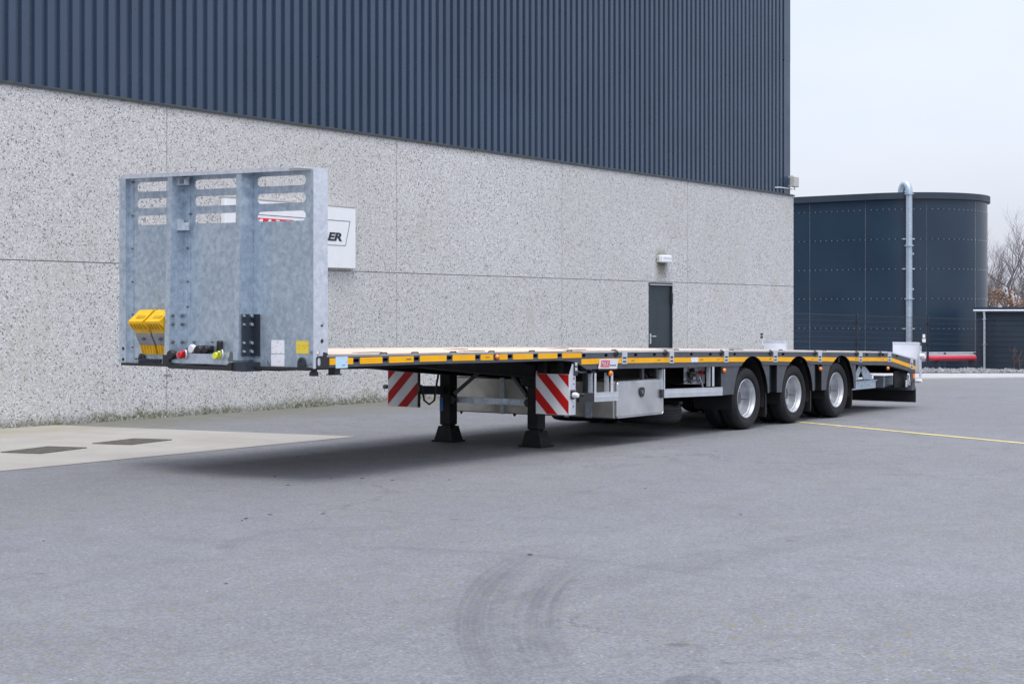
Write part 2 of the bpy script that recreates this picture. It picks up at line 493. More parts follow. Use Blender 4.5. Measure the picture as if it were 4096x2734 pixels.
# ------------------------------------------------------------------ mesh helpers
ORG = {}                                   # world origin of each thing (and of its parts)
class MB:
    def __init__(s):
        s.v = []; s.f = []
    def add(s, vs, fs):
        o = len(s.v)
        s.v += [tuple(q) for q in vs]
        s.f += [tuple(i + o for i in f) for f in fs]
        return s
    def box(s, x0, x1, y0, y1, z0, z1):
        return s.hexa([(x0, y0, z0), (x1, y0, z0), (x1, y1, z0), (x0, y1, z0), (x0, y0, z1), (x1, y0, z1), (x1, y1, z1), (x0, y1, z1)])
    def hexa(s, p):
        return s.add(p, [(0, 3, 2, 1), (4, 5, 6, 7), (0, 1, 5, 4), (1, 2, 6, 5), (2, 3, 7, 6), (3, 0, 4, 7)])
    def cbox(s, x0, x1, y0, y1, z0, z1, c):          # box with chamfered vertical and horizontal edges
        pts = []
        fs = []
        bm = bmesh.new()
        bmesh.ops.create_cube(bm, size=1)
        for v in bm.verts:
            v.co = Vector(((x0 + x1) / 2 + v.co.x * (x1 - x0), (y0 + y1) / 2 + v.co.y * (y1 - y0), (z0 + z1) / 2 + v.co.z * (z1 - z0)))
        bmesh.ops.bevel(bm, geom=bm.edges[:], offset=c, segments=1, affect='EDGES')
        bm.verts.index_update()
        pts = [v.co[:] for v in bm.verts]
        fs = [[v.index for v in f.verts] for f in bm.faces]
        bm.free()
        return s.add(pts, fs)
    def prism(s, poly, fn, d0, d1):                   # poly of (a, b); fn(a, b, d) -> xyz
        n = len(poly)
        vs = [fn(a, b, d0) for a, b in poly] + [fn(a, b, d1) for a, b in poly]
        fs = [tuple(range(n))[::-1], tuple(range(n, 2 * n))] + [(i, (i + 1) % n, n + (i + 1) % n, n + i) for i in range(n)]
        return s.add(vs, fs)
    def plate(s, outline, holes, fn, d0, d1):         # flat plate with real holes
        loops = [outline] + list(holes)
        pts = []; edges = []
        for lp in loops:
            o = len(pts)
            pts += [Vector(q) for q in lp]
            edges += [(o + i, o + (i + 1) % len(lp)) for i in range(len(lp))]
        rv, re, rf, _, _, _ = delaunay_2d_cdt(pts, edges, [], 1, 1e-7)
        def inside(q, lp):
            c = False
            j = len(lp) - 1
            for i in range(len(lp)):
                if (lp[i][1] > q[1]) != (lp[j][1] > q[1]) and q[0] < (lp[j][0] - lp[i][0]) * (q[1] - lp[i][1]) / (lp[j][1] - lp[i][1]) + lp[i][0]:
                    c = not c
                j = i
            return c
        fs = []
        n = len(rv)
        for f in rf:
            c = sum((rv[i] for i in f), Vector((0, 0))) / len(f)
            if inside(c, outline) and not any(inside(c, h) for h in holes):
                fs.append(tuple(f)[::-1])
                fs.append(tuple(i + n for i in f))
        vs = [fn(q.x, q.y, d0) for q in rv] + [fn(q.x, q.y, d1) for q in rv]
        s.add(vs, fs)
        for lp in loops:
            k = len(lp)
            vs = [fn(a, b, d0) for a, b in lp] + [fn(a, b, d1) for a, b in lp]
            s.add(vs, [(i, (i + 1) % k, k + (i + 1) % k, k + i) for i in range(k)])
        return s
    def tube(s, pts, r, n=8, cap=True):
        pts = [Vector(q) for q in pts]
        rs = r if isinstance(r, (list, tuple)) else [r] * len(pts)
        rings = []
        up = Vector((0, 0, 1))
        prev = None
        for i, q in enumerate(pts):
            dr = (pts[min(i + 1, len(pts) - 1)] - pts[max(i - 1, 0)]).normalized()
            if prev is None:
                a = dr.cross(up if abs(dr.z) < 0.95 else Vector((1, 0, 0))).normalized()
            else:
                a = (prev - dr * prev.dot(dr)).normalized()
            prev = a
            b_ = dr.cross(a)
            rings.append([q + (a * math.cos(2 * math.pi * k / n) + b_ * math.sin(2 * math.pi * k / n)) * rs[i] for k in range(n)])
        vs = [q for rg in rings for q in rg]
        fs = [(i * n + k, i * n + (k + 1) % n, (i + 1) * n + (k + 1) % n, (i + 1) * n + k) for i in range(len(pts) - 1) for k in range(n)]
        if cap:
            fs += [tuple(range(n))[::-1], tuple(range((len(pts) - 1) * n, len(pts) * n))]
        return s.add(vs, fs)
    def bar(s, p0, p1, wy, wz, up=(0, 0, 1)):         # rectangular bar between two points
        p0, p1 = Vector(p0), Vector(p1)
        dr = (p1 - p0).normalized()
        a = dr.cross(Vector(up)).normalized()
        if a.length < 0.5:
            a = Vector((1, 0, 0))
        b_ = a.cross(dr).normalized()
        a, b_ = a * wy / 2, b_ * wz / 2
        return s.hexa([p0 - a - b_, p1 - a - b_, p1 + a - b_, p0 + a - b_, p0 - a + b_, p1 - a + b_, p1 + a + b_, p0 + a + b_])
    def lathe(s, prof, o, ax, n=32):                  # prof of (radius, distance along axis)
        o, ax = Vector(o), Vector(ax).normalized()
        a = ax.cross(Vector((0, 0, 1)) if abs(ax.z) < 0.9 else Vector((1, 0, 0))).normalized()
        b_ = ax.cross(a)
        vs = []
        for r, h in prof:
            for k in range(n):
                c = 2 * math.pi * k / n
                vs.append(o + ax * h + (a * math.cos(c) + b_ * math.sin(c)) * max(r, 1e-4))
        fs = [(i * n + k, i * n + (k + 1) % n, (i + 1) * n + (k + 1) % n, (i + 1) * n + k) for i in range(len(prof) - 1) for k in range(n)]
        return s.add(vs, fs)
    def bolt(s, o, ax, r, h):
        return s.lathe([(0, h), (r * 0.9, h), (r, h * 0.6), (r, 0)], o, ax, 6)
    def build(s, name, mat, parent=None, smooth=None):
        o = ORG.get(parent.name, (0, 0, 0)) if parent else (0, 0, 0)
        me = bpy.data.meshes.new(name)
        me.from_pydata([(x - o[0], y - o[1], z - o[2]) for x, y, z in s.v], [], s.f)
        me.validate()
        bm = bmesh.new()
        bm.from_mesh(me)
        bmesh.ops.recalc_face_normals(bm, faces=bm.faces[:])
        bm.to_mesh(me)
        bm.free()
        me.materials.append(MATS[mat])
        if smooth:
            me.polygons.foreach_set('use_smooth', [True] * len(me.polygons))
            me.set_sharp_from_angle(angle=R(smooth))
        ob = bpy.data.objects.new(name, me)
        col.objects.link(ob)
        if parent:
            ob.parent = parent
        ORG[ob.name] = o
        return ob
def tag(o, label=None, cat=None, group=None, kind=None):
    for k, v in (('label', label), ('category', cat), ('group', group), ('kind', kind)):
        if v:
            o[k] = v
    return o
def thing(name, loc, label, cat, group=None):
    o = bpy.data.objects.new(name, None)
    col.objects.link(o)
    o.location = loc
    o.empty_display_size = 0.2
    ORG[o.name] = tuple(loc)
    return tag(o, label, cat, group)
def box(name, mat, parent, *a):
    return MB().box(*a).build(name, mat, parent)
def rrect(a0, a1, b0, b1, r, n=5):                    # rounded rectangle outline
    out_ = []
    for cx, cy, st in ((a1 - r, b1 - r, 0), (a0 + r, b1 - r, 90), (a0 + r, b0 + r, 180), (a1 - r, b0 + r, 270)):
        for k in range(n + 1):
            an = R(st + 90 * k / n)
            out_.append((cx + r * math.cos(an), cy + r * math.sin(an)))
    return out_
def circle(a, b, r, n=12):
    return [(a + r * math.cos(2 * math.pi * k / n), b + r * math.sin(2 * math.pi * k / n)) for k in range(n)]
YZ = lambda a, b, d: (d, a, b)                        # (t, z) at s = d
XZ = lambda a, b, d: (a, d, b)                        # (s, z) at t = d
XY = lambda a, b, d: (a, b, d)
def text(s, shear=0.25, bold=0.02, space=1.0):        # 2D triangles of a word in a unit box (0..1, 0..1)
    c = bpy.data.curves.new('txt', 'FONT')
    c.body = s
    c.shear = shear
    c.offset = bold
    c.space_character = space
    c.fill_mode = 'FRONT'
    c.resolution_u = 3
    o = bpy.data.objects.new('txt', c)
    col.objects.link(o)
    dg = bpy.context.evaluated_depsgraph_get()
    me = bpy.data.meshes.new_from_object(o.evaluated_get(dg))
    vs = [v.co[:2] for v in me.vertices]
    fs = [tuple(p_.vertices) for p_ in me.polygons]
    bpy.data.objects.remove(o)
    bpy.data.curves.remove(c)
    bpy.data.meshes.remove(me)
    x0, x1 = min(v[0] for v in vs), max(v[0] for v in vs)
    y0, y1 = min(v[1] for v in vs), max(v[1] for v in vs)
    return [((x - x0) / (x1 - x0), (y - y0) / (y1 - y0)) for x, y in vs], fs
def lettering(name, word, mat, parent, a0, a1, b0, b1, fn, d, **k):
    vs, fs = text(word, **k)
    m_ = MB().add([fn(a0 + x * (a1 - a0), b0 + y * (b1 - b0), d) for x, y in vs], fs)
    return m_.build(name, mat, parent)
def lerp_table(tab):
    def f_(s):
        if s <= tab[0][0]:
            return tab[0][1]
        for (a, va), (b_, vb) in zip(tab, tab[1:]):
            if s <= b_:
                return va + (vb - va) * (s - a) / (b_ - a)
        return tab[-1][1]
    return f_

# ------------------------------------------------------------------ ground
def strip(name, mat, poly, dz, kind='structure', cut=(18.0, 60.0)):
    """flat polygon laid on the yard (dz above it), split where the slope changes"""
    pieces = [poly]
    for c in cut:
        new = []
        for pl in pieces:
            for sgn in (-1, 1):
                q = []
                for (x0, y0), (x1, y1) in zip(pl, pl[1:] + pl[:1]):
                    i0, i1 = sgn * (x0 - c) >= 0, sgn * (x1 - c) >= 0
                    if i0:
                        q.append((x0, y0))
                    if i0 != i1:
                        k = (c - x0) / (x1 - x0)
                        q.append((c, y0 + k * (y1 - y0)))
                if len(q) > 2 and max(a for a, _ in q) - min(a for a, _ in q) > 1e-6:
                    new.append(q)
        pieces = new
    m_ = MB()
    for q in pieces:
        m_.add([(a, b_, gz(a) + dz) for a, b_ in q], [tuple(range(len(q)))])
    o = m_.build(name, mat)
    me = o.data
    bm = bmesh.new(); bm.from_mesh(me)
    for f_ in bm.faces:
        if f_.normal.z < 0:
            f_.normal_flip()
    bm.to_mesh(me); bm.free()
    return tag(o, kind=kind)
tag(strip('asphalt_yard', 'asphalt', [(-300, -600), (900, -600), (900, 700), (-300, 700)], 0.0), 'light grey asphalt yard with dark tyre scrub marks', 'yard')
TW = 7.94
tag(strip('concrete_apron', 'apron_concrete', [(-16, 3.27), (4.30, 3.36), (3.36, TW), (-16, TW)], 0.004), 'pale concrete apron beside the warehouse wall', 'pavement')
ya, yb = GP(3150, 1683), GP(4500, 1811)
dv = Vector((yb[0] - ya[0], yb[1] - ya[1])).normalized()
nv = Vector((-dv.y, dv.x)) * 0.045
tag(strip('painted_line', 'yellow_line', [(ya[0] + nv.x, ya[1] + nv.y), (yb[0] + nv.x, yb[1] + nv.y), (yb[0] - nv.x, yb[1] - nv.y), (ya[0] - nv.x, ya[1] - nv.y)], 0.004), 'thin yellow line painted on the asphalt from the trailer wheels', 'line')
wa, wb = GP(3560, 1517), GP(4500, 1505)
dv = Vector((wb[0] - wa[0], wb[1] - wa[1])).normalized()
nv = Vector((-dv.y, dv.x))
tag(strip('edge_line', 'white_line', [(wa[0] + nv.x * k, wa[1] + nv.y * k) for k in (0.0,)] + [(wb[0], wb[1]), (wb[0] + nv.x * 0.22, wb[1] + nv.y * 0.22), (wa[0] + nv.x * 0.22, wa[1] + nv.y * 0.22)], 0.004), 'white edge line along the far side of the yard', 'line')
# paved margin behind that line, gravel bed along the fence
pa = [GP(3300, 1518)[:2], GP(4600, 1503)[:2], GP(4600, 1491)[:2], GP(3300, 1493)[:2]]
off = lambda q, k: (q[0] + nv.x * k, q[1] + nv.y * k)
tag(strip('paved_margin', 'kerb_concrete', [off(pa[0], 0.3), off(pa[1], 0.3), pa[2], pa[3]], 0.004), 'pale paved margin in front of the gravel bed', 'pavement')
gb = [GP(3150, 1493)[:2], GP(4600, 1491)[:2], DP(4600, 72), DP(3150, 72)]
strip('gravel_bed', 'gravel', gb, 0.010)
bpy.data.objects['gravel_bed']['label'] = 'grey gravel bed around the dark tank'

# ------------------------------------------------------------------ drain covers
def drain(name, corners, label):
    cx = sum(c[0] for c in corners) / 4
    cy = sum(c[1] for c in corners) / 4
    e = thing(name, (cx, cy, 0), label, 'drain cover', 'drain covers in the concrete apron')
    ux = Vector((corners[2][0] - corners[3][0] + corners[1][0] - corners[0][0], corners[2][1] - corners[3][1] + corners[1][1] - corners[0][1])) / 2
    uy = Vector((corners[1][0] - corners[2][0] + corners[0][0] - corners[3][0], corners[1][1] - corners[2][1] + corners[0][1] - corners[3][1])) / 2
    la, lb = ux.length, uy.length
    ux.normalize(); uy.normalize()
    P = lambda a, b_, d_: (cx + ux.x * a + uy.x * b_, cy + ux.y * a + uy.y * b_, d_)
    o_ = [(-la / 2, -lb / 2), (la / 2, -lb / 2), (la / 2, lb / 2), (-la / 2, lb / 2)]
    i_ = [(x * 0.92, y * 0.88) for x, y in o_]
    MB().plate(o_, [i_], P, 0.0045, 0.014).build('frame', 'cast_iron', e)
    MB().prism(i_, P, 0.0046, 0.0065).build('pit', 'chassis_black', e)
    k = 9
    for j in range(k):
        a = -la * 0.46 + la * 0.92 * (j + 0.5) / k
        MB().prism([(a - la * 0.037, -lb * 0.44), (a + la * 0.037, -lb * 0.44), (a + la * 0.037, lb * 0.44), (a - la * 0.037, lb * 0.44)], P, 0.0066, 0.013).build('grate_bar', 'cast_iron', e)
    return e
cv = lambda x, y: GP(x / 1.678, 1300 + y / 1.678)[:2]
drain('drain_cover', [cv(5, 857), cv(325, 818), cv(585, 827), cv(270, 865)], 'square iron drain cover in the apron, the one farther from the asphalt strip')
drain('drain_cover', [cv(620, 798), cv(900, 765), cv(1155, 773), cv(880, 805)], 'square iron drain cover in the apron, the one closer to the trailer legs')

# ------------------------------------------------------------------ warehouse
S_END = 26.05
JZ, TZ, ROOF = 2.205, 4.505, 12.5
wh = thing('warehouse', (5, TW, 0), 'large warehouse with pebbled concrete lower wall and dark blue ribbed cladding', 'warehouse')
joints = [-18.0, -12.9, -7.8, -2.6, 0.2 - 0.02, 5.32, 10.46, 15.53, 20.59, S_END]
joints[4] = 0.2
joints.pop(3); joints.insert(3, -2.5)
g = 0.007
D0, D1 = 18.876, 19.923
for a, b_ in zip(joints, joints[1:]):
    e0 = b_ - (0 if b_ == S_END else g)
    MB().box(a + g, e0, TW, TW + 0.16, JZ + g, TZ).build('concrete_panel', 'aggregate', wh)
    zb = -0.6 if b_ == S_END else -0.25
    if a < D0 < b_:
        MB().prism([(a + g, zb), (D0, zb), (D0, JZ - g - 0.012), (D1, JZ - g - 0.012), (D1, zb), (e0, zb), (e0, JZ - g), (a + g, JZ - g)], XZ, TW, TW + 0.16).build('concrete_panel', 'aggregate', wh)
    else:
        MB().box(a + g, e0, TW, TW + 0.16, zb, JZ - g).build('concrete_panel', 'aggregate', wh)
box('joint_seal', 'sealant', wh, joints[0], S_END - 0.02, TW + 0.012, TW + 0.05, -0.2, TZ - 0.01) if False else None
m_ = MB()
for j in joints[1:-1]:
    m_.box(j - 0.02, j + 0.02, TW + 0.010, TW + 0.08, -0.2, TZ - 0.02)
m_.box(joints[0], D0, TW + 0.0102, TW + 0.08, JZ - 0.02, JZ + 0.02)
m_.box(D0, S_END - 0.03, TW + 0.0104, TW + 0.08, JZ - 0.02, JZ + 0.02)
m_.build('joint_seal', 'sealant', wh)
# end wall
for z0, z1 in ((-0.6, JZ - g), (JZ + g, TZ)):
    MB().box(S_END - 0.16, S_END - 0.001, TW + 0.16, 40, z0, z1).build('end_panel', 'aggregate', wh)
# cable plate and hairline repair at the foot of the first joint
box('joint_cover', 'sealant', wh, 5.26, 5.38, TW - 0.006, TW + 0.02, 0.60, 0.625)
# ribbed cladding: each sheet covers five ribs
PITCH = 0.2046
CY = TW + 0.03
ph0 = 2.640
def sheet_mesh(nr):
    prof = []
    for i in range(nr):
        o = i * PITCH
        prof += [(o, 0.0), (o + 0.106, 0.0), (o + 0.118, 0.048), (o + 0.1926, 0.048), (o + PITCH, 0.0)]
    pr = [(0.0, 0.0)]
    for q in prof[1:]:
        pr.append(q)
    n = len(pr)
    vs = [(x, y, 0) for x, y in pr] + [(x, y, ROOF - TZ - 0.03) for x, y in pr]
    me = bpy.data.meshes.new('cladding_sheet')
    me.from_pydata(vs, [], [(i, i + 1, n + i + 1, n + i) for i in range(n - 1)])
    me.materials.append(MATS['cladding'])
    me.validate()
    return me
sm = sheet_mesh(5)
x = ph0 - PITCH * 5 * 20 + 0.016
while x + PITCH * 5 < S_END - 0.2:
    o = bpy.data.objects.new('cladding_sheet', sm)
    col.objects.link(o)
    o.parent = wh
    o.location = (x - 5, CY - TW, TZ + 0.03)
    x += PITCH * 5
left = int((S_END - 0.34 - x) / PITCH)
if left > 0:
    o = bpy.data.objects.new('cladding_sheet', sheet_mesh(left))
    col.objects.link(o)
    o.parent = wh
    o.location = (x - 5, CY - TW, TZ + 0.03)
    x += left * PITCH
box('cladding_backing', 'cladding', wh, joints[0], S_END - 0.16, CY + 0.07, CY + 0.12, TZ, ROOF)
MB().box(x - 0.01, S_END - 0.14, CY - 0.006, CY + 0.30, TZ + 0.03, 7.93).box(x - 0.01, S_END - 0.14, CY - 0.009, CY + 0.303, 7.90, ROOF).build('corner_trim', 'cladding', wh)
box('end_cladding', 'cladding', wh, S_END - 0.22, S_END - 0.143, CY + 0.31, 40, TZ + 0.03, ROOF)
MB().prism([(TW - 0.028, TZ - 0.012), (TW - 0.022, TZ - 0.012), (TW - 0.022, TZ), (TW + 0.2, TZ), (TW + 0.2, TZ + 0.045), (TW + 0.03, TZ + 0.045), (TW - 0.028, TZ + 0.022)], YZ, joints[0], S_END + 0.03).build('drip_flashing', 'flashing', wh)
box('roof', 'cladding', wh, joints[0], S_END - 0.1, TW, 40, ROOF, ROOF + 0.25)
# door
dr = MB().box(D0 + 0.055, D1 - 0.03, TW + 0.045, TW + 0.09, 0.02, JZ - 0.075).build('door', 'door_paint', wh)
MB().box(D0, D0 + 0.05, TW + 0.005, TW + 0.14, 0, JZ - 0.02).box(D1 - 0.025, D1, TW + 0.005, TW + 0.14, 0, JZ - 0.02).box(D0 + 0.05, D1 - 0.025, TW + 0.005, TW + 0.14, JZ - 0.055, JZ - 0.02).build('frame', 'door_paint', dr)
box('drip_bar', 'aluminium', dr, D0 + 0.06, D1 - 0.02, TW - 0.012, TW + 0.04, JZ - 0.072, JZ - 0.055)
hz = SP(2600, 1345, TW)[1]
MB().box(D0 + 0.115, D0 + 0.165, TW + 0.03, TW + 0.046, hz - 0.16, hz + 0.06).build('handle_plate', 'aluminium', dr)
MB().tube([(D0 + 0.14, TW + 0.03, hz), (D0 + 0.14, TW - 0.02, hz), (D0 + 0.27, TW - 0.025, hz)], 0.011, 8).build('handle', 'aluminium', dr, 40)
for zz in (1.72, 0.32):
    MB().cbox(D1 - 0.05, D1 + 0.01, TW - 0.008, TW + 0.05, zz, zz + 0.24, 0.006).build('hinge', 'black_plastic', dr)

# lamp above the door
lm = thing('wall_lamp', (19.45, TW, 2.62), 'small white box lamp on the wall above the dark door', 'lamp')
MB().cbox(19.23, 19.67, TW - 0.02, TW + 0.002, 2.625, 2.79, 0.008).build('back_plate', 'box_grey', lm)
MB().cbox(19.25, 19.655, TW - 0.14, TW - 0.021, 2.625, 2.79, 0.02).build('housing', 'white_paint', lm)
box('slot', 'holder_grey', lm, 19.29, 19.63, TW - 0.1425, TW - 0.139, 2.715, 2.722)
MB().tube([(19.24, TW - 0.02, 2.73), (19.19, TW - 0.015, 2.73), (19.18, TW + 0.01, 2.73)], 0.008, 6).build('cable', 'box_grey', lm)

# company sign on the wall behind the headboard
Y0 = TW - 0.10
sg = thing('sign_board', (7.8, TW, 2.24), 'white company sign with red and black logo on the wall behind the headboard', 'sign')
MB().cbox(6.37, 9.30, Y0, TW + 0.002, 2.243, 3.252, 0.012).build('panel', 'white_paint', sg)
box('top_trim', 'box_grey', sg, 6.365, 9.305, Y0 - 0.006, TW + 0.001, 3.2525, 3.27)
fr_o = [(6.53, 2.598), (9.045, 2.615), (9.158, 3.026), (6.651, 3.030)]
fr_i = [(6.541, 2.606), (9.038, 2.623), (9.147, 3.018), (6.658, 3.022)]
MB().plate(fr_o, [fr_i], XZ, Y0 - 0.003, Y0 + 0.001).build('logo_frame', 'ink', sg)
MB().prism([(6.70, 2.665), (7.73, 2.67), (7.828, 2.977), (6.80, 2.977)], XZ, Y0 - 0.003, Y0 + 0.001).build('logo_block', 'logo_red', sg)
lettering('logo_lettering', 'MAX', 'white_paint', sg, 6.80, 7.76, 2.69, 2.963, XZ, Y0 - 0.005, shear=0.22, bold=0.03)
lettering('logo_lettering', 'TRAILER', 'ink', sg, 7.86, 8.955, 2.687, 2.826, XZ, Y0 - 0.004, shear=0.22, bold=0.045)

# floodlight box on the corner of the cladding
fl = thing('floodlight', (25.9, TW, 5.0), 'grey box floodlight bracketed to the corner of the cladding', 'floodlight')
f0 = DP(3165, 1)
zf = lambda y, dep=38.9: H + (HY - y) * dep / F
fc_ = SP(3177.6, 730, TW - 0.18)[0]
MB().cbox(fc_, fc_ + 0.27, TW - 0.18, TW - 0.05, zf(751), zf(710), 0.012).build('housing', 'box_grey', fl)
MB().cbox(fc_ + 0.02, fc_ + 0.25, TW - 0.188, TW - 0.181, zf(749), zf(712), 0.003).build('cover', 'box_grey', fl)
for zz in (zf(709.5), zf(745)):
    MB().box(S_END - 0.24, fc_ + 0.1, TW - 0.09, TW - 0.05, zz - 0.02, zz + 0.012).box(S_END - 0.24, S_END - 0.16, TW - 0.09, TW + 0.06, zz - 0.03, zz + 0.02).build('bracket', 'galvanised_pale', fl)
cz = zf(758)
MB().tube([(S_END - 0.95, TW + 0.06, cz - 0.01), (S_END - 0.75, TW - 0.01, cz), (S_END - 0.14, TW - 0.01, cz), (S_END - 0.02, TW - 0.05, cz), (fc_ + 0.1, TW - 0.12, zf(751))], 0.016, 8).build('conduit', 'aluminium', fl, 60)
# ------------------------------------------------------------------ storage tank (round-ended, bolted steel plates)
TK = 64 / 60.0
kz = lambda z: H + (z - H) * TK
S0 = (47.66 + 9.633) * TK - 9.633
TC = ((51.06 + 9.633) * TK - 9.633, (15.0 + 9.112) * TK - 9.112)
TR = TC[0] - S0
RIM = kz(6.23)
GB = gz(S0) - 0.05
tank = thing('storage_tank', (TC[0], TC[1], GB), 'tall dark blue round-ended tank of bolted steel plates', 'tank')
# outline by arc length: flat face (perpendicular to the warehouse), round end, flat back
FLAT = 16.0
arcl = math.pi * TR
def tkp(l, off=0.0):                # l = 0 where flat face meets the round end; negative on the flat face
    if l < 0:
        return (S0 - off, TC[1] - l)
    if l > arcl:
        return (TC[0] + TR + off, TC[1] + (l - arcl))
    a = math.pi + l / TR
    return (TC[0] + (TR + off) * math.cos(a), TC[1] + (TR + off) * math.sin(a))
rows = [GB, kz(-0.25), kz(0.93), kz(2.11), kz(3.276), kz(4.45), kz(5.625), RIM]
def hit(x, lo=-10.0, hi=arcl * 0.56):              # arc length seen at a photo column
    def px(l):
        s_, t_ = tkp(l)
        a, b_ = s_ - CS, t_ - CT
        return CX + F * (SA * a - CA * b_) / (CA * a + SA * b_)
    for _ in range(50):
        m_ = (lo + hi) / 2
        if px(m_) < x:
            lo = m_
        else:
            hi = m_
    return lo
seam0 = hit(3100 + 630 / 1.742)
seam1 = hit(3100 + 1055 / 1.742)
PW = seam1 - seam0
seams = [seam0 + PW * k for k in range(-7, 6)]
for a, b_ in zip(seams, seams[1:]):
    for z0, z1 in zip(rows, rows[1:]):
        if z1 - z0 < 0.05:
            continue
        k = 8
        ls = [a + 0.004 + (b_ - a - 0.008) * i / k for i in range(k + 1)]
        vs = []
        lap = 0.006 if rows.index(z0) % 2 else 0.0
        for off_ in (lap, lap - 0.02):
            for z in (z0 + 0.003, z1 - 0.003):
                vs += [(*tkp(l, off_), z) for l in ls]
        n = k + 1
        fs = []
        for i in range(k):
            fs += [(i, i + 1, n + i + 1, n + i), (2 * n + i, 3 * n + i, 3 * n + i + 1, 2 * n + i + 1), (i, 2 * n + i, 2 * n + i + 1, i + 1), (n + i, n + i + 1, 3 * n + i + 1, 3 * n + i)]
        fs += [(0, n, 3 * n, 2 * n), (k, 2 * n + k, 3 * n + k, n + k)]
        MB().add(vs, fs).build('steel_plate', 'tank_enamel', tank, 30)
ls = [seams[0] + (seams[-1] - seams[0]) * i / 90 for i in range(91)]
m_ = MB()
n = 91
vs = []
for off_ in (-0.025, -0.05):
    for z in (GB, RIM - 0.02):
        vs += [(*tkp(l, off_), z) for l in ls]
m_.add(vs, [(i, i + 1, n + i + 1, n + i) for i in range(n - 1)] + [(n + i, n + i + 1, 3 * n + i + 1, 3 * n + i) for i in range(n - 1)])
m_.build('inner_shell', 'chassis_black', tank)
# roof and its edge
m_ = MB()
vs = []
for off_, z in ((0.12, RIM - 0.22), (0.12, RIM + 0.05), (-0.3, RIM + 0.06), (-0.3, RIM - 0.2)):
    vs += [(*tkp(l, off_), z) for l in ls]
m_.add(vs, [(j * n + i, j * n + i + 1, ((j + 1) % 4) * n + i + 1, ((j + 1) % 4) * n + i) for j in range(4) for i in range(n - 1)])
m_.build('roof_edge', 'shed_wall', tank, 30)
MB().add([(*tkp(l, 0.0), RIM + 0.03) for l in ls], [tuple(range(n))]).build('roof', 'shed_wall', tank)
# bolts: too many and too small to pick apart
m_ = MB()
def stud(l, z, r=0.020):
    x, y = tkp(l, 0.006)
    x2, y2 = tkp(l, 0.034)
    nx, ny = x2 - x, y2 - y
    k = math.hypot(nx, ny)
    nx, ny = nx / k, ny / k
    tx, ty = -ny, nx
    vs = [(x + tx * r * a, y + ty * r * a, z + r * b_) for a, b_ in ((-1, -1), (1, -1), (1, 1), (-1, 1))] + [(x2, y2, z)]
    m_.add(vs, [(0, 1, 4), (1, 2, 4), (2, 3, 4), (3, 0, 4)])
for z in rows[1:-1]:
    l = seams[0]
    while l < seams[-1]:
        stud(l, z, 0.015)
        l += PW / 10
for s_ in seams:
    z = GB + 0.1
    while z < RIM - 0.25:
        stud(s_, z, 0.011)
        z += 0.062
tag(m_.build('bolts', 'galvanised_pale', tank), kind='stuff')
# filling pipe with swan neck
lp = hit(3100 + 931 / 1.742)
px_, py_ = tkp(lp, 0.26)
ix, iy = tkp(lp - 0.30, -0.05)
zt = kz(6.2)
pp = MB().tube([(px_, py_, GB), (px_, py_, zt)], 0.135, 20).build('filling_pipe', 'galvanised', tank, 40)
neck = [(px_ + (ix - px_) * (1 - math.cos(a)) / 2, py_ + (iy - py_) * (1 - math.cos(a)) / 2, zt + 0.02 + 0.42 * math.sin(a)) for a in [math.pi * i / 12 for i in range(13)]]
neck.append((ix, iy, zt - 0.15))
MB().tube(neck, 0.15, 20).build('swan_neck', 'galvanised', pp, 50)
for z in (zt, kz(4.18), kz(2.1)):
    MB().lathe([(0.13, -0.025), (0.20, -0.025), (0.20, 0.025), (0.13, 0.025)], (px_, py_, z), (0, 0, 1), 20).build('flange', 'galvanised', pp, 40)
ca_, cb_ = tkp(lp - 0.22, 0.0), tkp(lp + 0.22, 0.0)
for z in (rows[5], rows[4], rows[2]):
    MB().bar((*tkp(lp - 0.24, 0.05), z), (*tkp(lp + 0.24, 0.05), z), 0.05, 0.05).bar((*tkp(lp, 0.02), z), (px_, py_, z), 0.05, 0.05).build('pipe_clamp', 'galvanised_pale', pp)
for z in (kz(3.82), kz(2.44)):
    MB().cbox(*sorted((tkp(lp + 0.13, 0.26)[0] - 0.03, tkp(lp + 0.13, 0.26)[0] + 0.03)), tkp(lp + 0.13, 0.26)[1] - 0.05, tkp(lp + 0.13, 0.26)[1] + 0.02, z, z + 0.08, 0.004).build('pipe_lug', 'galvanised_pale', pp)

# ------------------------------------------------------------------ low shed beside the tank
sh = DP(3905, 61.0)
SHZ = 1.49 + (HY - 1228) * 61 / F
shd = thing('shed', (sh[0], sh[1] - 5, gz(sh[0])), 'low dark flat-roofed shed with pale gutter beside the tank', 'shed')
gs = gz(sh[0]) - 0.1
for k in range(12):
    z0 = gs + (SHZ - 0.12 - gs) * k / 12
    z1 = gs + (SHZ - 0.12 - gs) * (k + 1) / 12
    MB().box(sh[0], sh[0] + 0.03, sh[1] - 14, sh[1], z0 + 0.006, z1 - 0.006).build('wall_board', 'shed_wall', shd)
box('wall', 'shed_wall', shd, sh[0] + 0.031, sh[0] + 3.2, sh[1] - 14, sh[1] - 0.03, gs, SHZ - 0.12)
MB().box(sh[0] - 0.10, sh[0] + 3.4, sh[1] - 14.2, sh[1] + 0.06, SHZ - 0.12, SHZ).build('roof', 'shed_wall', shd)
gt = MB().tube([(sh[0] - 0.14, sh[1] + 0.06, SHZ - 0.14), (sh[0] - 0.14, sh[1] - 14, SHZ - 0.15)], 0.045, 10).build('gutter', 'galvanised_pale', shd, 40)
tp = sh[1] - 0.36
MB().tube([(sh[0] - 0.14, tp, SHZ - 0.14), (sh[0] - 0.09, tp, SHZ - 0.35), (sh[0] - 0.09, tp, gs + 0.05)], 0.048, 10).build('downpipe', 'galvanised_pale', gt, 40)
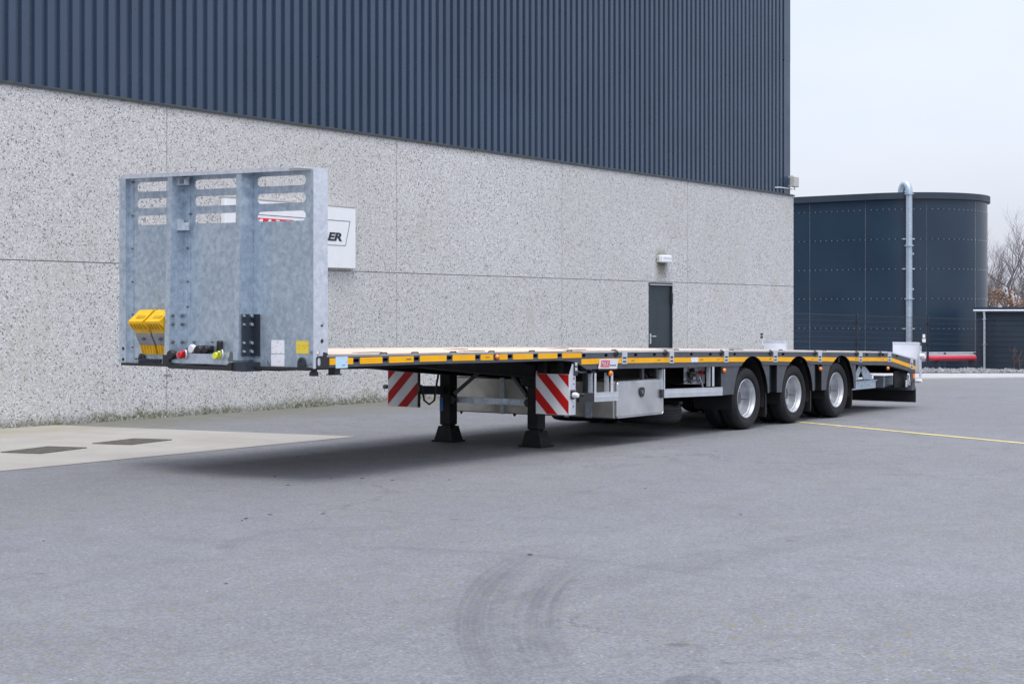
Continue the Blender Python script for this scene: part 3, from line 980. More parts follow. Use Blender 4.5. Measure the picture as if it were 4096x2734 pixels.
for z in (SHZ - 0.5, SHZ - 1.5):
    MB().box(sh[0] - 0.15, sh[0] + 0.005, tp - 0.07, tp + 0.07, z, z + 0.03).build('pipe_clip', 'galvanised_pale', gt)

# ------------------------------------------------------------------ red suction hose on stands behind the fence
za = lambda y, dep: H + (HY - y) * dep / F
h0, h1 = DP(3560, 59.6), DP(3902, 60.2)
hz0 = za(1432, 60)
hs = thing('suction_hose', (*DP(3700, 60), gz(45)), 'ribbed red suction hose lying on a low rack in front of the tank', 'hose')
n = 70
pts = []
rad = []
for i in range(n + 1):
    k = i / n
    pts.append((h0[0] + (h1[0] - h0[0]) * k, h0[1] + (h1[1] - h0[1]) * k, hz0))
    rad.append(0.105 + (0.008 if i % 2 else -0.004))
MB().tube(pts, rad, 14).build('hose_body', 'hose_red', hs, 60)
cpt = DP(3690, 59.85)
MB().lathe([(0.11, -0.09), (0.135, -0.08), (0.135, 0.08), (0.11, 0.09)], (*cpt, hz0), (h1[0] - h0[0], h1[1] - h0[1], 0), 16).build('coupling', 'galvanised_pale', hs, 40)
tp0 = [(q[0], q[1], q[2] + 0.118) for q in pts[::10]]
MB().tube(tp0, 0.018, 6).build('top_strap', 'white_paint', hs)
for k in (0.15, 0.55, 0.95):
    q = (h0[0] + (h1[0] - h0[0]) * k, h0[1] + (h1[1] - h0[1]) * k)
    MB().box(q[0] - 0.03, q[0] + 0.03, q[1] - 0.10, q[1] + 0.10, gz(q[0]) - 0.05, hz0 - 0.09).build('stand', 'fence_paint', hs)
rk = thing('pipe_rail', (*DP(3700, 60.6), gz(45)), 'pair of grey steel rails above the red suction hose', 'rail')
for y in (1410, 1415):
    a, b_ = DP(3560, 60.5), DP(3902, 61.0)
    MB().tube([(*a, za(y, 60.7)), (*b_, za(y, 60.7))], 0.022, 8).build('rail_bar', 'galvanised_pale', rk, 40)
for x in (3600, 3780, 3898):
    a = DP(x, 60.7)
    MB().box(a[0] - 0.03, a[0] + 0.03, a[1] - 0.03, a[1] + 0.03, gz(a[0]) - 0.05, za(1409, 60.7)).build('post', 'fence_paint', rk)

# ------------------------------------------------------------------ mesh fence
fa, fb = GP(3427, 1484), GP(3711, 1484)
fd = Vector((fb[0] - fa[0], fb[1] - fa[1]))
step = fd.length
fd.normalize()
fpos = [(fa[0] + fd.x * step * k, fa[1] + fd.y * step * k) for k in range(-2, 6)]
fpos[4] = tuple(DP(4014.5, Vector((GP(4014.5, 1484)[0] - CS, GP(4014.5, 1484)[1] - CT)).dot(Vector((CA, SA)))))
fd2 = Vector((fpos[4][0] - fb[0], fpos[4][1] - fb[1])).normalized()
for k in range(5, 8):
    fpos[k] = (fpos[4][0] + fd2.x * step * (k - 4), fpos[4][1] + fd2.y * step * (k - 4))
FH = 2.12
fc = thing('mesh_fence', (*fpos[3], gz(fpos[3][0])), 'dark wire mesh fence standing in gravel before the tank and shed', 'fence')
for (x, y) in fpos:
    z = gz(x)
    po = MB().box(x - 0.035, x + 0.035, y - 0.035, y + 0.035, z - 0.3, z + FH).build('post', 'fence_paint', fc)
    for q in (0.12, 0.95, FH - 0.35):
        MB().box(x - 0.05, x + 0.05, y - 0.05, y + 0.05, z + q, z + q + 0.06).build('clamp', 'black_plastic', po)
for (x0, y0), (x1, y1) in zip(fpos, fpos[1:]):
    za_, zb_ = gz(x0), gz(x1)
    ln = math.hypot(x1 - x0, y1 - y0)
    m_ = MB()
    nv_ = int(ln / 0.06)
    for i in range(1, nv_):
        k = i / nv_
        x, y, z = x0 + (x1 - x0) * k, y0 + (y1 - y0) * k, za_ + (zb_ - za_) * k
        m_.tube([(x, y, z + 0.05), (x, y, z + FH - 0.08)], 0.0028, 3, False)
    for j in range(11):
        q = 0.06 + j * (FH - 0.16) / 10
        for e in ((0.0, 0.02) if j % 5 == 0 else (0.0,)):
            m_.tube([(x0, y0, za_ + q + e), (x1, y1, zb_ + q + e)], 0.0045, 3, False)
    m_.build('mesh_panel', 'fence_paint', fc)

# gravel stones along the fence
m_ = MB()
ga, gbb = GP(3450, 1493), GP(4400, 1491)
rng = random.Random(3)
for i in range(5200):
    k = rng.random()
    dd = rng.random() ** 0.8 * 3.4
    x = ga[0] + (gbb[0] - ga[0]) * k + nv.x * dd
    y = ga[1] + (gbb[1] - ga[1]) * k + nv.y * dd
    r = rng.uniform(0.04, 0.10) * (1.5 if rng.random() < 0.07 else 1)
    z = gz(x) + 0.01 + r * 0.35
    q = [(rng.uniform(0.7, 1.2) * r) for _ in range(6)]
    a = rng.uniform(0, 6.3)
    c, s_ = math.cos(a), math.sin(a)
    m_.add([(x + c * q[0], y + s_ * q[0], z), (x - c * q[1], y - s_ * q[1], z + 0.01), (x - s_ * q[2], y + c * q[2], z), (x + s_ * q[3], y - c * q[3], z - 0.01), (x, y, z + q[4] * 0.75), (x, y, z - q[5] * 0.7)],
           [(0, 2, 4), (2, 1, 4), (1, 3, 4), (3, 0, 4), (2, 0, 5), (1, 2, 5), (3, 1, 5), (0, 3, 5)])
tag(m_.build('gravel_stones', 'gravel'), 'loose grey stones along the foot of the fence', 'gravel', kind='stuff')

# dry weeds by the shed
def weed(x, y, h, seed, label):
    r_ = random.Random(seed)
    s_, t_ = DP(x, 59.4)
    e = thing('dry_weed', (s_, t_, gz(s_)), label, 'weed', 'dry weeds by the shed')
    m_ = MB(); lf = MB()
    z0 = gz(s_) - 0.02
    m_.tube([(s_, t_, z0), (s_ + 0.02, t_, z0 + h * 0.5), (s_ + 0.05, t_ + 0.03, z0 + h)], [0.012, 0.009, 0.004], 4)
    for i in range(9):
        k = r_.uniform(0.35, 1)
        a = r_.uniform(0, 6.3)
        q = r_.uniform(0.08, 0.2)
        p0 = Vector((s_ + 0.03 * k, t_, z0 + h * k))
        p1 = p0 + Vector((math.cos(a) * q, math.sin(a) * q, q * 0.7))
        m_.tube([p0, p1], 0.005, 3)
        lf.add([p1, p1 + Vector((0.03, 0.02, 0.05)), p1 + Vector((0, 0.02, 0.1)), p1 + Vector((-0.03, -0.02, 0.05))], [(0, 1, 2, 3)])
    m_.build('stem', 'weed', e)
    lf.build('leaves', 'rust_leaf', e)
weed(4056, 1480, 0.95, 1, 'tall dry brown weed before the shed, the taller of two')
weed(4078, 1480, 0.7, 2, 'short dry brown weed before the shed, the smaller of two')

# ------------------------------------------------------------------ bare trees behind the shed
def tree(x, dep, h, seed, label, leaf=None, spread=1.0):
    r_ = random.Random(seed)
    s_, t_ = DP(x, dep)
    z0 = gz(s_) - 0.1
    e = thing('bare_tree', (s_, t_, z0), label, 'tree', 'bare trees behind the shed')
    trunk, crown, lf = MB(), MB(), MB()
    tips = []
    def grow(p0, dr, ln, rad, lev):
        pts = [p0]
        q = p0.copy()
        d_ = dr.copy()
        k = 4
        for i in range(k):
            d_ = (d_ + Vector((r_.gauss(0, 0.13), r_.gauss(0, 0.13), r_.gauss(0.04, 0.08)))).normalized()
            q = q + d_ * ln / k
            pts.append(q.copy())
        rs = [rad * (1 - 0.55 * i / k) for i in range(k + 1)]
        (trunk if lev == 0 else crown).tube(pts, rs, 6 if lev < 2 else 3, False)
        if lev >= 4:
            tips.append(pts[-1]); tips.append(pts[2])
            return
        nb = (8, 5, 4, 4)[lev]
        for i in range(nb):
            f_ = r_.uniform(0.35 if lev == 0 else 0.25, 1.0)
            j = min(int(f_ * k), k - 1)
            base_ = pts[j].lerp(pts[j + 1], f_ * k - j)
            an = r_.uniform(0, 6.283)
            side = Vector((math.cos(an), math.sin(an), 0))
            nd = (d_ * r_.uniform(0.6, 1.1) + side * r_.uniform(0.45, 0.95) * spread + Vector((0, 0, 0.35))).normalized()
            grow(base_, nd, ln * r_.uniform(0.48, 0.74), rs[j] * 0.62, lev + 1)
    grow(Vector((s_, t_, z0)), Vector((0, 0, 1)), h * 0.55, h * 0.016 + 0.03, 0)
    trunk.build('trunk', 'bark', e, 60)
    crown.build('crown', 'twig', e)
    if leaf:
        for q in tips:
            if r_.random() < leaf[1] and q.z < z0 + h * leaf[2]:
                for _ in range(3):
                    c = q + Vector((r_.gauss(0, 0.12), r_.gauss(0, 0.12), r_.gauss(0, 0.12)))
                    a = Vector((r_.gauss(0, 1), r_.gauss(0, 1), r_.gauss(0, 1))).normalized() * 0.07
                    b_ = a.cross(Vector((r_.gauss(0, 1), r_.gauss(0, 1), r_.gauss(0, 1)))).normalized() * 0.06
                    lf.add([c - a, c + b_, c + a, c - b_], [(0, 1, 2, 3)])
        if lf.v:
            lf.build('leaves', leaf[0], e)
    return e
tree(4050, 118, 9.2, 11, 'tallest bare grey tree rising above the shed roof')
tree(3975, 126, 7.4, 12, 'bare tree half hidden by the tank with yellow leaves low down', ('autumn_leaf', 0.35, 0.55))
tree(4012, 135, 8.2, 13, 'slender bare tree between the two larger ones behind the shed')
tree(4098, 128, 8.6, 14, 'bare tree standing over the rust-brown shrub')
tree(4150, 120, 9.0, 15, 'bare tree beyond the rust-brown shrub, away from the tank')
tree(3935, 140, 7.6, 17, 'bare tree hidden mostly behind the tank')
tree(4230, 132, 9.0, 18, 'bare tree at the end of the row farthest from the tank')
tree(4075, 106, 4.6, 16, 'low spreading shrub with rust-brown leaves behind the shed', ('rust_leaf', 0.5, 1.2), 1.5)

# scraps of dirt and leaf lying on the asphalt
rng = random.Random(9)
m_ = MB()
for x, y, q in ((683, 1047, 0.030), (630, 1093, 0.04), (660, 1112, 0.035), (565, 1189, 0.045), (620, 1180, 0.03), (740, 1178, 0.03), (1215, 1272, 0.05), (830, 1097, 0.03), (1030, 1100, 0.025), (900, 1101, 0.03), (760, 1097, 0.03), (555, 1193, 0.025), (100, 1240, 0.02), (520, 1338, 0.02), (1480, 1120, 0.02), (1700, 1180, 0.02)):
    gx, gy, g0 = GP(x * V, y * V)
    k = 7
    an = rng.uniform(0, 6.28)
    top = []
    for i in range(k):
        b_ = 2 * math.pi * i / k
        rr = q * rng.uniform(0.35, 0.9)
        u, v_ = rr * math.cos(b_), rr * 0.5 * math.sin(b_)
        top.append((gx + u * math.cos(an) - v_ * math.sin(an), gy + u * math.sin(an) + v_ * math.cos(an)))
    m_.prism(top, XY, 0.001, 0.003 + q * 0.06)
tag(m_.build('ground_litter', 'litter'), 'small dark scraps of dirt and leaf scattered on the asphalt', 'litter', kind='stuff')
# ------------------------------------------------------------------ semi-trailer
tr = thing('semi_trailer', (6.9, 1.27, 0), 'dark grey three-axle flatbed semi-trailer with galvanised headboard, parked on its legs', 'trailer')
W = 2.55
DZ = lerp_table([(0, 1.136), (0.256, 1.133), (2.289, 1.114), (4.015, 1.092), (6.214, 1.061), (8.873, 1.007), (12.86, 0.911), (13.9, 0.775)])
RB = lerp_table([(0.1, 1.027), (1.656, 1.021), (2.64, 1.009), (3.81, 1.002), (4.07, 0.98), (4.29, 0.893), (6.214, 0.857), (7.86, 0.831), (10.146, 0.786), (12.79, 0.708), (13.70, 0.582), (13.9, 0.555)])
YT = lerp_table([(0.196, 1.108), (1.656, 1.102), (4.191, 1.078)])
YR = lerp_table([(4.191, 1.007), (5.117, 0.997), (7.86, 0.947), (10.146, 0.894), (12.861, 0.826), (13.629, 0.705), (13.9, 0.662)])
WR = 0.402
WS = [SP(x, 0, 0.05)[0] for x in (2987, 3174, 3346.3)]
AS = [s + 0.055 for s in WS]
ATOP = [0.948, 0.918, 0.898]
AW = 0.485
def arch_half(i, z):
    b_ = ATOP[i] - WR
    k = (z - WR) / b_
    return AW * math.sqrt(max(0.0, 1 - k * k))
def side_frame(t0, t1, name='side_rail'):
    ss = [0.13, 0.256, 1.0, 1.656, 2.29, 2.64, 3.3, 3.81, 4.015, 4.07, 4.18, 4.29, 5.2, 6.214, 7.0]
    low = [(s, RB(s)) for s in ss]
    for i in range(3):
        zb = RB(AS[i] - 0.33)
        pts_ = []
        a0 = math.asin(min(1, (zb - WR) / (ATOP[i] - WR)))
        for k in range(17):
            an = math.pi - a0 - (math.pi - 2 * a0) * k / 16
            pts_.append((AS[i] + AW * math.cos(an), WR + (ATOP[i] - WR) * math.sin(an)))
        low += pts_
    low += [(s, RB(s)) for s in (11.9, 12.79, 13.2, 13.70, 13.88)]
    top = [(s, DZ(s) - 0.004) for s in (13.88, 13.3, 12.86, 11, 8.873, 7.5, 6.214, 5, 4.015, 2.289, 0.256, 0.13)]
    holes = []
    if t0 < 1:
        for a, b_ in ((0.51, 0.585), (0.907, 0.981), (1.351, 1.426), (1.844, 1.922), (2.295, 2.368), (2.836, 2.911), (3.284, 3.359), (3.73, 3.805)):
            zc = (YT(a) - 0.03)
            holes.append(rrect(a, b_, zc - 0.012, zc + 0.018, 0.008, 2))
        c3 = lambda x_: SP(1900 + x_ / 2.936, 1420)[0]
        c4 = lambda x_: SP(2600 + x_ / 3.408, 1415)[0]
        c5 = lambda x_: SP(3100 + x_ / 2.936, 1415)[0]
        for c in (c3(1280), c3(1540), c3(1888), c3(2110), c4(60), c4(565), c4(825), c4(1155), c4(1815), c5(1078), c5(1268), c5(1432)):
            zc = DZ(c) - 0.046 if c < 12.86 else DZ(c) - 0.035
            w_ = 0.034 if c < 9 else 0.042
            holes.append(rrect(c - w_, c + w_, zc - 0.016, zc + 0.016, 0.010, 2))
    return MB().plate(low + top, holes, XZ, t0, t1).build(name, 'rail_paint', tr)
rail = side_frame(0.0, 0.012)
side_frame(W - 0.012, W)
# lower lip of the rail, silver edge strip, dark inner channel
def along(name, mat, s0, s1, t0, t1, za_, zb_, parent, n=28, brk=()):
    ss = sorted(set([s0 + (s1 - s0) * i / n for i in range(n + 1)] + [b_ for b_ in brk if s0 < b_ < s1]))
    m_ = MB()
    for a, b_ in zip(ss, ss[1:]):
        m_.add([(a, t0, za_(a)), (b_, t0, za_(b_)), (b_, t1, za_(b_)), (a, t1, za_(a)), (a, t0, zb_(a)), (b_, t0, zb_(b_)), (b_, t1, zb_(b_)), (a, t1, zb_(a))],
               [(0, 3, 2, 1), (4, 5, 6, 7), (0, 1, 5, 4), (3, 7, 6, 2)] + ([(0, 4, 7, 3)] if a == ss[0] else []) + ([(1, 2, 6, 5)] if b_ == ss[-1] else []))
    return m_.build(name, mat, parent)
along('edge_strip', 'aluminium', 4.2, 13.88, -0.006, 0.05, lambda s: DZ(s) - 0.0165, lambda s: DZ(s) + 0.001, rail, 40, (12.86,))
along('edge_strip', 'holder_grey', 0.16, 4.195, -0.005, 0.05, lambda s: DZ(s) - 0.016, lambda s: DZ(s) + 0.001, rail, 16)
along('edge_strip', 'aluminium', 0.16, 13.88, W - 0.05, W + 0.006, lambda s: DZ(s) - 0.0165, lambda s: DZ(s) + 0.001, tr, 40, (12.86,))
along('rail_lip', 'rail_paint', 0.14, 4.05, 0.0125, 0.09, lambda s: RB(s), lambda s: RB(s) + 0.012, rail, 12)
along('rail_lip', 'rail_paint', 4.3, 7.55, 0.0125, 0.09, lambda s: RB(s), lambda s: RB(s) + 0.012, rail, 8)
along('rail_lip', 'rail_paint', 11.6, 13.86, 0.0125, 0.09, lambda s: RB(s), lambda s: RB(s) + 0.012, rail, 12, (12.79, 13.7))
along('rail_channel', 'chassis_black', 0.16, 7.6, 0.03, 0.045, lambda s: RB(s) + 0.02, lambda s: DZ(s) - 0.02, rail, 30)
along('rail_channel', 'chassis_black', 11.5, 13.85, 0.03, 0.045, lambda s: RB(s) + 0.02, lambda s: DZ(s) - 0.02, rail, 12, (12.86,))
# yellow reflector strips
def strip_piece(poly, mat='reflector_yellow', name='reflector_strip', d0=-0.0045, d1=0.001):
    return MB().prism(poly, XZ, d0, d1).build(name, mat, rail)
YH = 0.058
for a, b_ in ((0.197, 0.501), (0.594, 0.897), (0.991, 1.341), (1.436, 1.834), (1.932, 2.285), (2.378, 2.584), (2.691, 2.826), (2.921, 3.274), (3.369, 3.72), (3.815, 4.186)):
    strip_piece([(a, YT(a) - YH), (b_, YT(b_) - YH), (b_, YT(b_)), (a, YT(a))])
BR = [(5.01, 5.117), (6.072, 6.172), (7.436, 7.542), (8.813, 8.929), (10.212, 10.328), (11.633, 11.747), (12.732, 12.856), (13.65, 13.756)]
segs = [(4.185, 4.453), (4.462, 5.004)] + [(BR[i][1] + 0.004, BR[i + 1][0] - 0.004) for i in range(len(BR) - 1)] + [(13.76, 13.875)]
for a, b_ in segs:
    hit_ = [i for i in range(3) if a < AS[i] < b_]
    if not hit_:
        strip_piece([(a, YR(a) - YH), (b_, YR(b_) - YH), (b_, YR(b_)), (a, YR(a))])
    else:
        i = hit_[0]
        zt, zb = YR(AS[i]), YR(AS[i]) - YH
        ht, hb = arch_half(i, zt) + 0.004, arch_half(i, zb) + 0.004
        mid_ = [(AS[i] - arch_half(i, zb + YH * k / 4) - 0.004, zb + YH * k / 4) for k in range(5)]
        strip_piece([(a, YR(a) - YH)] + mid_ + [(a, YR(a))])
        mid_ = [(AS[i] + arch_half(i, zb + YH * k / 4) + 0.004, zb + YH * k / 4) for k in range(5)]
        strip_piece(mid_[::-1] + [(b_, YR(b_) - YH), (b_, YR(b_))])
# tiny maker's marks on the strips
for c, f_ in ((1.27, YT), (2.49, YT), (5.83, YR), (6.86, YR), (7.28, YR), (8.72, YR), (10.03, YR), (11.52, YR), (12.55, YR), (5.25, YR)):
    box('strip_mark', 'ink', rail, c - 0.035, c + 0.035, -0.0052, -0.0044, f_(c) - 0.034, f_(c) - 0.026)
# blue paper label wrapped round the front of the rail, white label farther back
strip_piece([(0.271, 1.018), (0.427, 1.018), (0.427, 1.118), (0.271, 1.118)], 'blue_print', 'paper_label', -0.007, -0.005)
a, b_ = SP(2763, 1440)[0], SP(2791, 1440)[0]
for q in (0, 1):
    c0, c1 = a + (b_ - a) * 0.5 * q + 0.003, a + (b_ - a) * 0.5 * (q + 1) - 0.003
    strip_piece([(c0, YR(c0) - YH), (c1, YR(c1) - YH), (c1, YR(c1)), (c0, YR(c0))], 'paper_print', 'paper_label', -0.007, -0.005)
# silver stake-pocket straps and the black rubber stops beside them
for a, b_ in BR:
    w_ = b_ - a
    sl_ = (DZ(b_) - DZ(a))
    mm = MB()
    for s0, s1, t0, t1, f0, f1 in ((a, b_, -0.012, 0.005, 0.48, 0.0), (a, a + 0.016, -0.010, 0.005, 1.0, 0.48), (b_ - 0.016, b_, -0.010, 0.005, 1.0, 0.48), (a + 0.016, b_ - 0.016, -0.009, 0.005, 1.0, 0.90), (a + 0.016, b_ - 0.016, -0.008, 0.004, 0.77, 0.62)):
        z = lambda s, k: DZ(s) + 0.004 - k * (DZ(s) - YR(s) + YH + 0.012)
        mm.hexa([(s0, t0, z(s0, f0)), (s1, t0, z(s1, f0)), (s1, t1, z(s1, f0)), (s0, t1, z(s0, f0)), (s0, t0, z(s0, f1)), (s1, t0, z(s1, f1)), (s1, t1, z(s1, f1)), (s0, t1, z(s0, f1))])
    st = mm.build('stake_strap', 'aluminium', rail)
    z = lambda s, k: DZ(s) - k * (DZ(s) - YR(s) + YH + 0.012)
    MB().hexa([(a + 0.016, 0.0, z(a, 0.98)), (b_ - 0.016, 0.0, z(b_, 0.98)), (b_ - 0.016, 0.008, z(b_, 0.98)), (a + 0.016, 0.008, z(a, 0.98)), (a + 0.016, -0.004, z(a, 0.5)), (b_ - 0.016, -0.004, z(b_, 0.5)), (b_ - 0.016, 0.008, z(b_, 0.5)), (a + 0.016, 0.008, z(a, 0.5))]).build('strap_pocket', 'navy_paint', rail)
for x in (2462, 2659, 2884, 3080, 3258, 3424, 3518):
    s_ = SP(x, 1412)[0]
    z = DZ(s_) - 0.026
    MB().lathe([(0.0, -0.030), (0.022, -0.030), (0.034, -0.020), (0.040, 0.0), (0.040, 0.004)], (s_, 0, z), (0, 1, 0), 12).lathe([(0.014, -0.034), (0.014, -0.030)], (s_, 0, z), (0, 1, 0), 8).build('rubber_stop', 'black_plastic', rail, 50)
for x in (1290 + 0, ):
    pass
# lashing rings along the deck edge
for s_ in (0.95, 1.40, 1.98, 2.6, 3.3, 4.0, 4.9, 6.3, 7.7, 9.1, 10.5):
    z = DZ(s_)
    MB().tube([(s_ - 0.05, 0.03, z), (s_ - 0.04, 0.03, z + 0.012), (s_ + 0.04, 0.03, z + 0.012), (s_ + 0.05, 0.03, z)], 0.007, 6).build('lashing_ring', 'black_plastic', rail)
# front end of the rail
MB().plate([(0.03, 1.022), (0.19, 1.022), (0.19, 1.118), (0.165, 1.155), (0.12, 1.163), (0.115, 1.13), (0.05, 1.13), (0.03, 1.115)], [rrect(0.045, 0.085, 1.045, 1.115, 0.018, 3)], XZ, -0.004, 0.0115).build('rail_end_cap', 'black_plastic', rail)
MB().prism(rrect(0.047, 0.083, 1.047, 1.113, 0.016, 3), XZ, 0.0005, 0.006).build('end_reflector', 'lens_clear', rail)
box('plumb_bracket', 'black_plastic', rail, 0.29, 0.36, 0.02, 0.10, 0.965, 1.020)
box('plumb_bracket', 'black_plastic', rail, 0.27, 0.38, 0.015, 0.105, 0.957, 0.966)

# deck planks
np_ = 9
for i in range(np_):
    t0 = 0.055 + (W - 0.11) * i / np_ + 0.003
    t1 = 0.055 + (W - 0.11) * (i + 1) / np_ - 0.003
    along('deck_plank', 'deck_wood', 0.15, 12.86, t0, t1, lambda s: DZ(s) - 0.028, lambda s, k=i: DZ(s) + 0.006 + 0.0012 * ((k * 7) % 3), tr, 20)
along('rear_deck_plate', 'galvanised_pale', 12.865, 13.87, 0.055, W - 0.055, lambda s: DZ(s) - 0.02, lambda s: DZ(s) + 0.004, tr, 4)
# lashing pockets sunk in the boards (dark lids)
for s_, t_ in ((1.1, 0.36), (2.7, 0.36), (4.6, 0.36), (6.6, 0.36), (8.4, 0.36), (3.6, 1.27), (5.6, 1.27)):
    MB().box(s_ - 0.16, s_ + 0.16, t_ - 0.05, t_ + 0.05, DZ(s_) + 0.0, DZ(s_) + 0.0125).build('lashing_pocket', 'hub_grey', tr)
# chassis: two main beams, cross members, outrigger webs
for t_ in (0.72, 1.83):
    bot = lerp_table([(0.15, 1.00), (2.3, 0.965), (3.2, 0.88), (4.2, 0.80), (5.0, 0.748), (6.1, 0.742), (6.5, 0.58), (13.3, 0.50), (13.7, 0.52)])
    ob = along('main_beam', 'chassis_black', 0.15, 13.7, t_ - 0.008, t_ + 0.008, lambda s: bot(s), lambda s: DZ(s) - 0.03, tr, 40, (2.3, 3.2, 4.2, 5.0, 6.1, 6.5, 12.86))
    along('lower_flange', 'chassis_black', 0.15, 13.7, t_ - 0.075, t_ + 0.075, lambda s: bot(s) - 0.012, lambda s: bot(s) - 0.0005, ob, 40, (2.3, 3.2, 4.2, 5.0, 6.1, 6.5))
s_ = 0.5
while s_ < 13.6:
    d_ = 0.055 if s_ < 4 else 0.13
    MB().box(s_ - 0.03, s_ + 0.03, 0.05, W - 0.05, DZ(s_) - 0.03 - d_, DZ(s_) - 0.03).build('cross_member', 'chassis_black', tr)
    s_ += 0.62
box('kingpin_plate', 'chassis_black', tr, 0.16, 2.6, 0.55, 2.0, 0.985, 0.999)
MB().lathe([(0, -0.1), (0.045, -0.1), (0.045, -0.06), (0.03, -0.055), (0.045, -0.02), (0.06, 0.0)], (1.35, 1.275, 0.985), (0, 0, 1), 16).build('kingpin', 'hub_grey', tr, 40)
MB().box(5.0, 6.9, 0.98, 1.58, 0.745, 0.86).build('belly_plate', 'chassis_black', tr)
MB().tube([(6.15, 1.0, 0.62), (6.15, 1.9, 0.62)], 0.14, 18).build('air_tank', 'chassis_black', tr, 40)

# ---- wheels
tyre_prof = [(0.250, 0.030), (0.262, 0.016), (0.300, 0.004), (0.340, 0.0), (0.368, 0.008), (0.384, 0.022), (0.394, 0.040), (0.400, 0.060), (0.4015, 0.080), (0.393, 0.082), (0.393, 0.088), (0.402, 0.090), (0.402, 0.114), (0.393, 0.116), (0.393, 0.122), (0.402, 0.124), (0.402, 0.150), (0.394, 0.152), (0.394, 0.158), (0.4015, 0.160), (0.398, 0.185), (0.384, 0.205), (0.350, 0.228), (0.300, 0.226), (0.250, 0.205)]
def wheel(s_, near):
    def mk(d):                                  # distance inward from the outer face -> t
        return d if near else W - d
    o = (s_, mk(0.035), WR)
    ax = (0, 1, 0) if near else (0, -1, 0)
    ty = MB()
    ty.lathe(tyre_prof, o, ax, 56)
    for rr in (0.272, 0.322, 0.356):
        ty.lathe([(rr - 0.004, 0.012 if rr < 0.3 else 0.003), (rr, -0.001 if rr > 0.3 else 0.007), (rr + 0.004, 0.006)], o, ax, 56)
    wl = ty.build('wheel', 'rubber', tr, 50)
    if near:
        MB().lathe([(0.252, 0.034), (0.254, 0.022), (0.247, 0.016), (0.240, 0.020), (0.236, 0.034), (0.228, 0.050), (0.226, 0.075), (0.219, 0.083), (0.219, 0.118), (0.212, 0.150), (0.206, 0.178), (0.197, 0.194), (0.180, 0.198), (0.165, 0.190), (0.130, 0.184), (0.112, 0.186)], o, ax, 56).build('rim', 'rim_silver', wl, 35)
        hb = MB().lathe([(0.114, 0.188), (0.112, 0.176), (0.085, 0.172), (0.080, 0.140), (0.072, 0.130), (0.0, 0.128)], o, ax, 32)
        for k in range(10):
            a = 2 * math.pi * k / 10
            hb.bolt((s_ + 0.099 * math.cos(a), o[1] + 0.180 * ax[1], WR + 0.099 * math.sin(a)), (0, -ax[1], 0), 0.013, 0.03)
        hb.build('hub', 'hub_grey', wl, 35)
        MB().tube([(s_ + 0.145, o[1] + 0.19, WR - 0.02), (s_ + 0.15, o[1] + 0.12, WR - 0.02), (s_ + 0.16, o[1] + 0.07, WR - 0.02)], 0.006, 6).build('valve', 'hub_grey', wl)
    else:
        MB().lathe([(0.252, 0.034), (0.240, 0.020), (0.226, 0.05), (0.219, 0.12), (0.19, 0.16), (0.0, 0.16)], o, ax, 32).build('rim', 'rim_silver', wl, 35)
    o2 = (s_, mk(0.285), WR)
    MB().lathe(tyre_prof + [(0.2, 0.20), (0.2, 0.03)], o2, ax, 40).build('inner_tyre', 'rubber', wl, 50)
for s_ in WS:
    wheel(s_, True)
    wheel(s_, False)
    MB().tube([(s_, 0.2, WR), (s_, W - 0.2, WR)], 0.065, 14).build('axle', 'chassis_black', tr, 40)
    for t_ in (0.72, 1.83):
        MB().hexa([(s_ - 0.55, t_ - 0.05, 0.42), (s_ + 0.1, t_ - 0.05, 0.30), (s_ + 0.1, t_ + 0.05, 0.30), (s_ - 0.55, t_ + 0.05, 0.42), (s_ - 0.55, t_ - 0.05, 0.56), (s_ + 0.1, t_ - 0.05, 0.36), (s_ + 0.1, t_ + 0.05, 0.36), (s_ - 0.55, t_ + 0.05, 0.56)]).build('trailing_arm', 'chassis_black', tr)
        MB().lathe([(0, 0.0), (0.12, 0.0), (0.14, 0.05), (0.14, 0.12), (0.12, 0.18), (0, 0.18)], (s_ + 0.28, t_, 0.36), (0, 0, 1), 16).build('air_spring', 'black_plastic', tr, 40)
# mudguards: curved shell over each wheel, grey side plates, rubber flaps
for near in (True, False):
    for i in range(3):
        m_ = MB()
        ts = (0.05, 0.60) if near else (W - 0.60, W - 0.05)
        r0 = 0.46
        prof = []
        for k in range(19):
            a = R(200 - 220 * k / 18)
            prof.append((AS[i] - 0.02 + r0 * math.cos(a), WR + (ATOP[i] - WR - 0.012) * max(math.sin(a), -0.25)))
        n = len(prof)
        vs = [(x, t_, z) for t_ in ts for x, z in prof] + [(x * 1.0 + (x - AS[i]) * 0.02, t_, z + 0.008) for t_ in ts for x, z in prof]
        m_.add(vs, [(k, k + 1, n + k + 1, n + k) for k in range(n - 1)] + [(2 * n + k, 2 * n + k + 1, 3 * n + k + 1, 3 * n + k) for k in range(n - 1)])
        m_.build('mudguard', 'black_plastic', tr, 40)
        fs_ = AS[i] + 0.52
        t0, t1 = (0.07, 0.58) if near else (W - 0.58, W - 0.07)
        fl_ = MB().box(fs_, fs_ + 0.012, t0, t1, 0.13 if i < 2 else 0.10, 0.62).build('mud_flap', 'black_plastic', tr)
        box('flap_edge', 'hub_grey', fl_, fs_ + 0.0121, fs_ + 0.016, t0 - 0.004, t0 + 0.008, 0.16, 0.42)
PB = lerp_table([(7.3, 0.478), (8.7, 0.452), (10.2, 0.425), (11.6, 0.395)])
sg_ = [(7.40, 0, -1), (8.735, 0, 1), (8.965, 1, -1), (10.14, 1, 1), (10.375, 2, -1), (11.56, 2, 1)]
